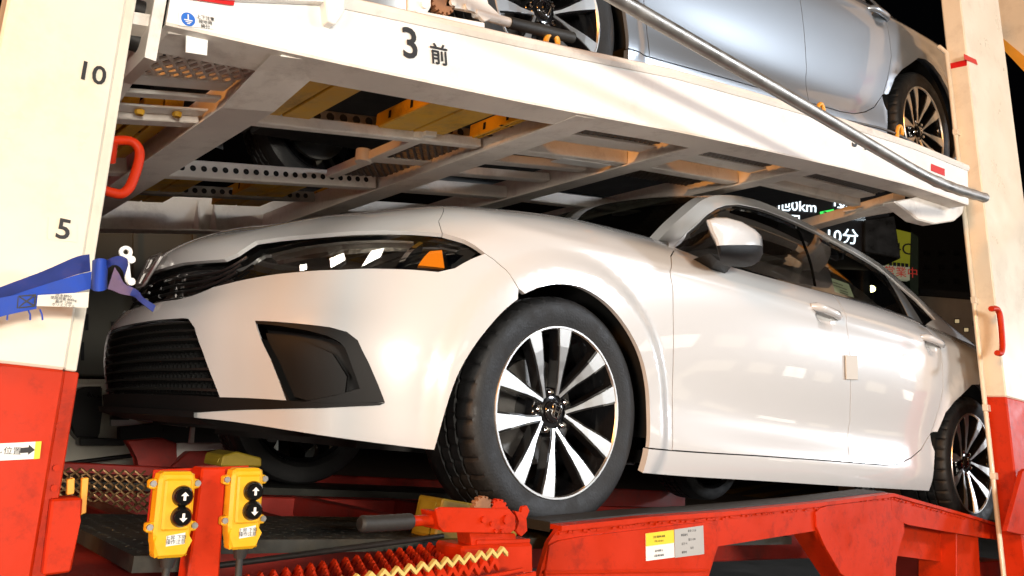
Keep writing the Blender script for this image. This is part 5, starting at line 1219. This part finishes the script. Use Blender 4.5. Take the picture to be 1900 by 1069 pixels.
# traffic information board
D1 = 16.
ib = empty('information_board', 'black electronic road board with white and green characters behind the deck', 'sign', loc=far(1500, 1000, D1))
ib.location.z = -1.0
def loc(o, p): return np.array(p)-np.array(o.location)
prism('board', [loc(ib, far(a, b, D1)) for a, b in [(1330, 330), (1652, 330), (1652, 470), (1330, 470)]], HF*.5, 'led_black', ib, .03)
prism('cabinet_frame', [loc(ib, far(a, b, D1-.1)) for a, b in [(1604, 408), (1660, 400), (1672, 480), (1604, 468)]], HF*.7, 'van_dark', ib, .02)
tu = np.array([0, 0, 1.])
def ledtxt(t, px, py, size, m='led_white'): text_mesh('led_text', t, size, m, frame(loc(ib, far(px, py, D1-.03)), HR, tu), ib, .004, bold=.002)
ledtxt('他0km', 1478, 383, .30); ledtxt('10', 1556, 375, .30); ledtxt('口、', 1487, 412, .30); ledtxt('芦屋', 1580, 398, .30); ledtxt('10分', 1562, 440, .34)
prism('route_icon', [loc(ib, far(a, b, D1-.04)) for a, b in [(1522, 393), (1547, 388), (1549, 409), (1524, 412)]], HF*.02, 'led_green', ib)
text_mesh('icon_text', '31', .2, 'led_black', frame(loc(ib, far(1536, 400, D1-.06)), HR, tu), ib, .002, bold=.004)
cyl('board_post', loc(ib, far(1600, 470, D1+.3)), loc(ib, [*far(1600, 470, D1+.3)[:2], -1.0]), .15, 'van_dark', ib)
# yellow shop sign
D2 = 24.
ys = empty('shop_sign', 'yellow and white shop sign board right of the electronic board', 'sign', loc=(*far(1675, 900, D2)[:2], -1.0))
prism('sign_panel', [loc(ys, far(a, b, D2)) for a, b in [(1640, 420), (1690, 432), (1688, 494), (1640, 490)]], HF*.2, 'sign_yellow', ys)
prism('sign_panel', [loc(ys, far(a, b, D2)) for a, b in [(1640, 491), (1688, 495), (1688, 520), (1640, 515)]], HF*.2, 'sign_pale', ys)
prism('sign_edge', [loc(ys, far(a, b, D2+.02)) for a, b in [(1690, 430), (1704, 440), (1704, 560), (1689, 560)]], HF*.3, 'night_green', ys)
text_mesh('sign_text', '24C', .5, 'ink', frame(loc(ys, far(1668, 462, D2-.05)), HR, tu), ys, .004); text_mesh('sign_text', '営業中', .34, 'sign_red', frame(loc(ys, far(1672, 506, D2-.05)), HR, tu), ys, .004)
for k in range(5): prism('sign_block', [loc(ys, far(1650+k*7.5+a, 486+k*.7+b, D2-.02)) for a, b in [(0, 0), (5.5, .5), (5.5, 7), (0, 6.5)]], HF*.02, 'ink', ys)
cyl('sign_post', loc(ys, far(1690, 560, D2+.3)), np.array([*loc(ys, far(1690, 560, D2+.3))[:2], 0]), .14, 'van_dark', ys)
# buildings behind
D3 = 34.
def building(label, px0, px1, ptop, dist, m, wins, depth=8.):
    o = empty('building', label, 'building', loc=(*far((px0+px1)/2, 900, dist)[:2], -1.0))
    a, b = far(px0, ptop, dist), far(px1, ptop, dist); zt = max(a[2], b[2]); a[2] = b[2] = -1.0
    bm = bmesh.new(); bm_prism(bm, [loc(o, a), loc(o, b), loc(o, b+HF*depth), loc(o, a+HF*depth)], (0, 0, zt+1)); from_bm('wall', bm, m, o)
    bm = bmesh.new(); bm_prism(bm, [loc(o, a-HF*.3)+[0, 0, zt+1], loc(o, b-HF*.3)+[0, 0, zt+1], loc(o, b+HF*depth)+[0, 0, zt+1], loc(o, a+HF*depth)+[0, 0, zt+1]], (0, 0, .25)); from_bm('roof', bm, 'night_wall', o)
    for (x, y, w, h, mm) in wins:
        q = [far(x-w/2, y-h/2, dist-.03), far(x+w/2, y-h/2, dist-.03), far(x+w/2, y+h/2, dist-.03), far(x-w/2, y+h/2, dist-.03)]
        wdo = prism('window', [loc(o, p) for p in q], HF*.02, 'van_dark', o)
        q = [far(x-w*.38, y-h*.36, dist-.05), far(x+w*.38, y-h*.36, dist-.05), far(x+w*.38, y+h*.36, dist-.05), far(x-w*.38, y+h*.36, dist-.05)]
        prism('pane', [loc(o, p) for p in q], HF*.01, mm, wdo)
    return o
ws_ = [(1742+k*17, 592+k*2+(14 if k % 2 else 0), 10, 9, 'pane_dim' if k in (0, 2, 3) else 'van_dark') for k in range(6)]+[(1768, 632, 12, 10, 'pane_dim'), (1800, 640, 12, 10, 'van_dark')]
building('low brown building with small windows between the white car and the right post', 1700, 1990, 572, D3, 'concrete', ws_)
building('dark high-rise block rising behind the low brown building', 1690, 1900, 380, D3+20, 'night_wall', [(1720+k*28, 470+j*26, 12, 10, 'van_dark') for k in range(5) for j in range(3)])
building('dark long block behind the cream post on the left', -500, 420, 560, 40, 'night_wall', [(140+k*40, 640, 16, 20, 'van_dark') for k in range(3)])
# street lamp seen through the rear window
sl = empty('street_lamp', 'street lamp with a glowing yellow head seen through the rear window', 'lamp', loc=(*far(1617, 900, 20)[:2], -1.0))
hp_ = loc(sl, far(1617, 536, 20)); bm = bmesh.new(); bm_lathe(bm, [(.0, -.09), (.07, -.06), (.1, 0), (.07, .06), (.0, .09)], 14, 'z', hp_); bmesh.ops.remove_doubles(bm, verts=bm.verts, dist=1e-5); from_bm('lamp_head', bm, 'lamp_glow', sl, smooth=80)
cyl('pole', np.array([hp_[0], hp_[1], 0]), hp_-[0, 0, .1], .06, 'van_dark', sl); 
# next transporter on the far left: dark bulkhead and pale lorry cab
bk = empty('box_trailer', 'dark olive box trailer behind the white car\'s nose', 'trailer', loc=(-.6, 3.0, -1.0))
bw = [U(a, b, y=3.0) for a, b in [(60, 398), (560, 398), (560, 704), (60, 696)]]; prism('body_side', [loc(bk, p) for p in bw], (0, 2.0, 0), 'olive_wall', bk, .01)
for (a, b, h) in ((162, 598, 30), (154, 652, 34), (210, 610, 26)): prism('slot', [loc(bk, U(x, y, y=2.995)) for x, y in [(a-4, b-h/2), (a+2, b-h/2), (a+2, b+h/2), (a-4, b+h/2)]], (0, -.003, 0), 'dark_void', bk)
for a in (250, 360, 470): prism('rib', [loc(bk, U(x, y, y=2.99)) for x, y in [(a-4, 404), (a+4, 404), (a+4, 698), (a-4, 698)]], (0, -.02, 0), 'olive_wall', bk)
lc = empty('lorry_cab', 'pale cream lorry front behind the trailer\'s front corner', 'lorry', loc=(-.4, 2.6, -1.0))
def lpoly(nm, px, y, dy, m, bev=.01): return prism(nm, [loc(lc, U(a, b, y=y)) for a, b in px], (0, dy, 0), m, lc, bev)
lpoly('cab_body', [(40, 702), (420, 706), (520, 730), (520, 880), (30, 880)], 2.7, 1.4, 'van_cream', .03)
pts_ = rounded([np.array(q) for q in [(190, 717), (150, 717), (134, 735), (126, 790), (150, 822), (182, 830), (190, 760)]], 2)
lpoly('wing_mirror', pts_, 2.55, .12, 'van_dark', .01)
lpoly('head_lamp', [(208, 757), (222, 763), (248, 765), (252, 782), (268, 788), (240, 792), (206, 790)], 2.66, .05, 'lamp_white', .004)
lpoly('lamp_trim', [(208, 768), (240, 772), (240, 779), (206, 779)], 2.62, .03, 'van_dark', .002)
lpoly('grille', [(222, 792), (330, 780), (480, 790), (480, 850), (222, 815)], 2.64, .06, 'van_dark', .004)
lpoly('step', [(148, 812), (232, 815), (232, 827), (148, 827)], 2.5, .1, 'van_dark', .004)
tube('stay_bar', [loc(lc, U(118, 861, y=2.45)), loc(lc, U(255, 844, y=2.45))], .012, 'black_iron', lc, 8)
# dark red end frame of the transporter below the bumper
def dpoly(nm, px, y, dy, m='dark_red'): return prism(nm, [U(a, b, y=y) for a, b in px], (0, dy, 0), m, tr, .004)
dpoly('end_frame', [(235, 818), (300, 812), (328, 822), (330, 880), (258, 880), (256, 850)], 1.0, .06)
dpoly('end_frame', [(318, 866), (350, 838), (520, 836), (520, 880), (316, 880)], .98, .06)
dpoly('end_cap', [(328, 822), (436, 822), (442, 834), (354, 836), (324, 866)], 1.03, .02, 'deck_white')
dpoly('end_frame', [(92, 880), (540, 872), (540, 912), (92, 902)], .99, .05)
prism('guide_pin', [U(a, b, y=.9) for a, b in [(356, 793), (362, 793), (360, 822), (352, 822)]], (0, .02, 0), 'deck_white', tr)

# ================================================================== car park lamps and an added fill lamp, all behind or beside the photographer
mat('pole_grey', (.25, .25, .25), .5, .5); mat('shop_wall', (.45, .42, .38), .8, noise=.1, nscale=.5); mat('shop_pane', (.1, .1, .1), .3, emit=(1.0, .93, .80), estr=4.0); mat('shop_pane_dim', (.1, .1, .1), .3, emit=(1.0, .85, .6), estr=1.2)
def area(name, loc_, target, size, sy, power, col, parent=None):
    l = bpy.data.lights.new(name, 'AREA'); l.shape = 'RECTANGLE'; l.size = size; l.size_y = sy; l.energy = power; l.color = col
    o = bpy.data.objects.new(name, l); C.objects.link(o); o.location = loc_; o.rotation_euler = (Vector(target)-Vector(loc_)).to_track_quat('-Z', 'Y').to_euler()
    if parent is not None: o.parent = parent; o.matrix_parent_inverse = parent.matrix_world.inverted()
    return o
def lamp_post(x, y, h, target, power, col, size, label):
    o = empty('floodlight_mast', label, 'lamp', loc=(x, y, -1.0)); bpy.context.view_layer.update()
    cyl('mast', (0, 0, 0), (0, 0, h+1), .08, 'pole_grey', o)
    d = Vector(target)-Vector((x, y, h)); d.normalize(); q = d.to_track_quat('-Z', 'Y').to_matrix().to_4x4(); q.translation = Vector((0, 0, h+1))
    bm = bmesh.new(); bm_box(bm, (-size[0]/2-.05, -size[1]/2-.05, .02), (size[0]/2+.05, size[1]/2+.05, .14), q, .02); from_bm('lamp_housing', bm, 'pole_grey', o)
    area('flood_lamp', Vector((x, y, h))+d*.0, target, size[0], size[1], power, col, o)
WARM, COOL, SOD = (1, .925, .81), (.86, .92, 1), (1, .40, .08)
lamp_post(-2.6, -8.6, 1.0, (0.4, -1, 1.0), 700, WARM, (1.6, .7), 'warm floodlight on a low stand behind the photographer')
lamp_post(6.5, -7.5, 3.6, (1.8, -1, 1.6), 460, COOL, (1.2, .6), 'cool floodlight on a low stand behind the photographer')
lamp_post(17.5, -8.5, 3.0, (2.5, -1, 1.0), 600, COOL, (1.8, .8), 'cool floodlight mast far along the car park')
lamp_post(-14, -6, 4.5, (2.0, -1.1, 1.2), 1750, SOD, (2.6, 1.2), 'sodium lamp mast ahead of the transporter')
lamp_post(-6.5, -4.6, -.4, (-.2, -.5, 1.0), 190, WARM, (1.2, .6), 'added low fill lamp ahead of the transporter')  # added fill: brightens the car's nose, the hood and the deck underside
# unseen tractor unit, added ahead of the trailer to shade the car's nose
mat('cab_red', (.5, .02, .01), .3, coat=.5); ca = empty('nose_shade_cab', 'unseen red tractor cab added ahead of the trailer as a light blocker', 'lorry', loc=(-3.6, 0, -1.0))
bm = bmesh.new(); bm_prism(bm, [(-1.2, -1.24, .45), (1.2, -1.24, .45), (1.2, -1.24, 2.9), (-.8, -1.24, 2.9), (-1.2, -1.24, 1.7)], (0, 2.48, 0), .06); from_bm('cab_body', bm, 'cab_red', ca)
prism('windscreen', [(-1.215, -1.1, 1.75), (-1.215, 1.1, 1.75), (-.84, 1.1, 2.75), (-.84, -1.1, 2.75)], (-.01, 0, 0), 'gloss_black', ca); prism('side_window', [(-.7, -1.25, 1.75), (.5, -1.25, 1.75), (.5, -1.25, 2.6), (-.55, -1.25, 2.6)], (0, -.006, 0), 'gloss_black', ca)
for x in (-.7, 1.5):
    for y in (-1.05, 1.05):
        w_ = add('tyre', WH['tyre'], ca); w_.location = (x, y, .45); w_.scale = (1.4, 1.2, 1.4)
sh = empty('shop', 'shop with a row of lit windows across the car park', 'building', loc=(26, -19, -1))
box('wall', (-30, -.0, 0), (30, -3, 7), 'shop_wall', sh, 0)
for k in range(24):
    x = -28+k*2.45
    for r_ in range(2):
        if rng.random() < .3: continue
        z = 1.2+r_*2.4; mm = ('shop_pane', 'shop_pane_dim')[int(rng.random() < .45)]
        w_ = box('window', (x-.85, .0005, z), (x+.85, .04, z+1.2), 'van_dark', sh, 0); box('pane', (x-.80, .041, z+.05), (x-.03, .06, z+1.15), mm, w_, 0); box('pane', (x+.03, .041, z+.05), (x+.80, .06, z+1.15), mm, w_, 0)
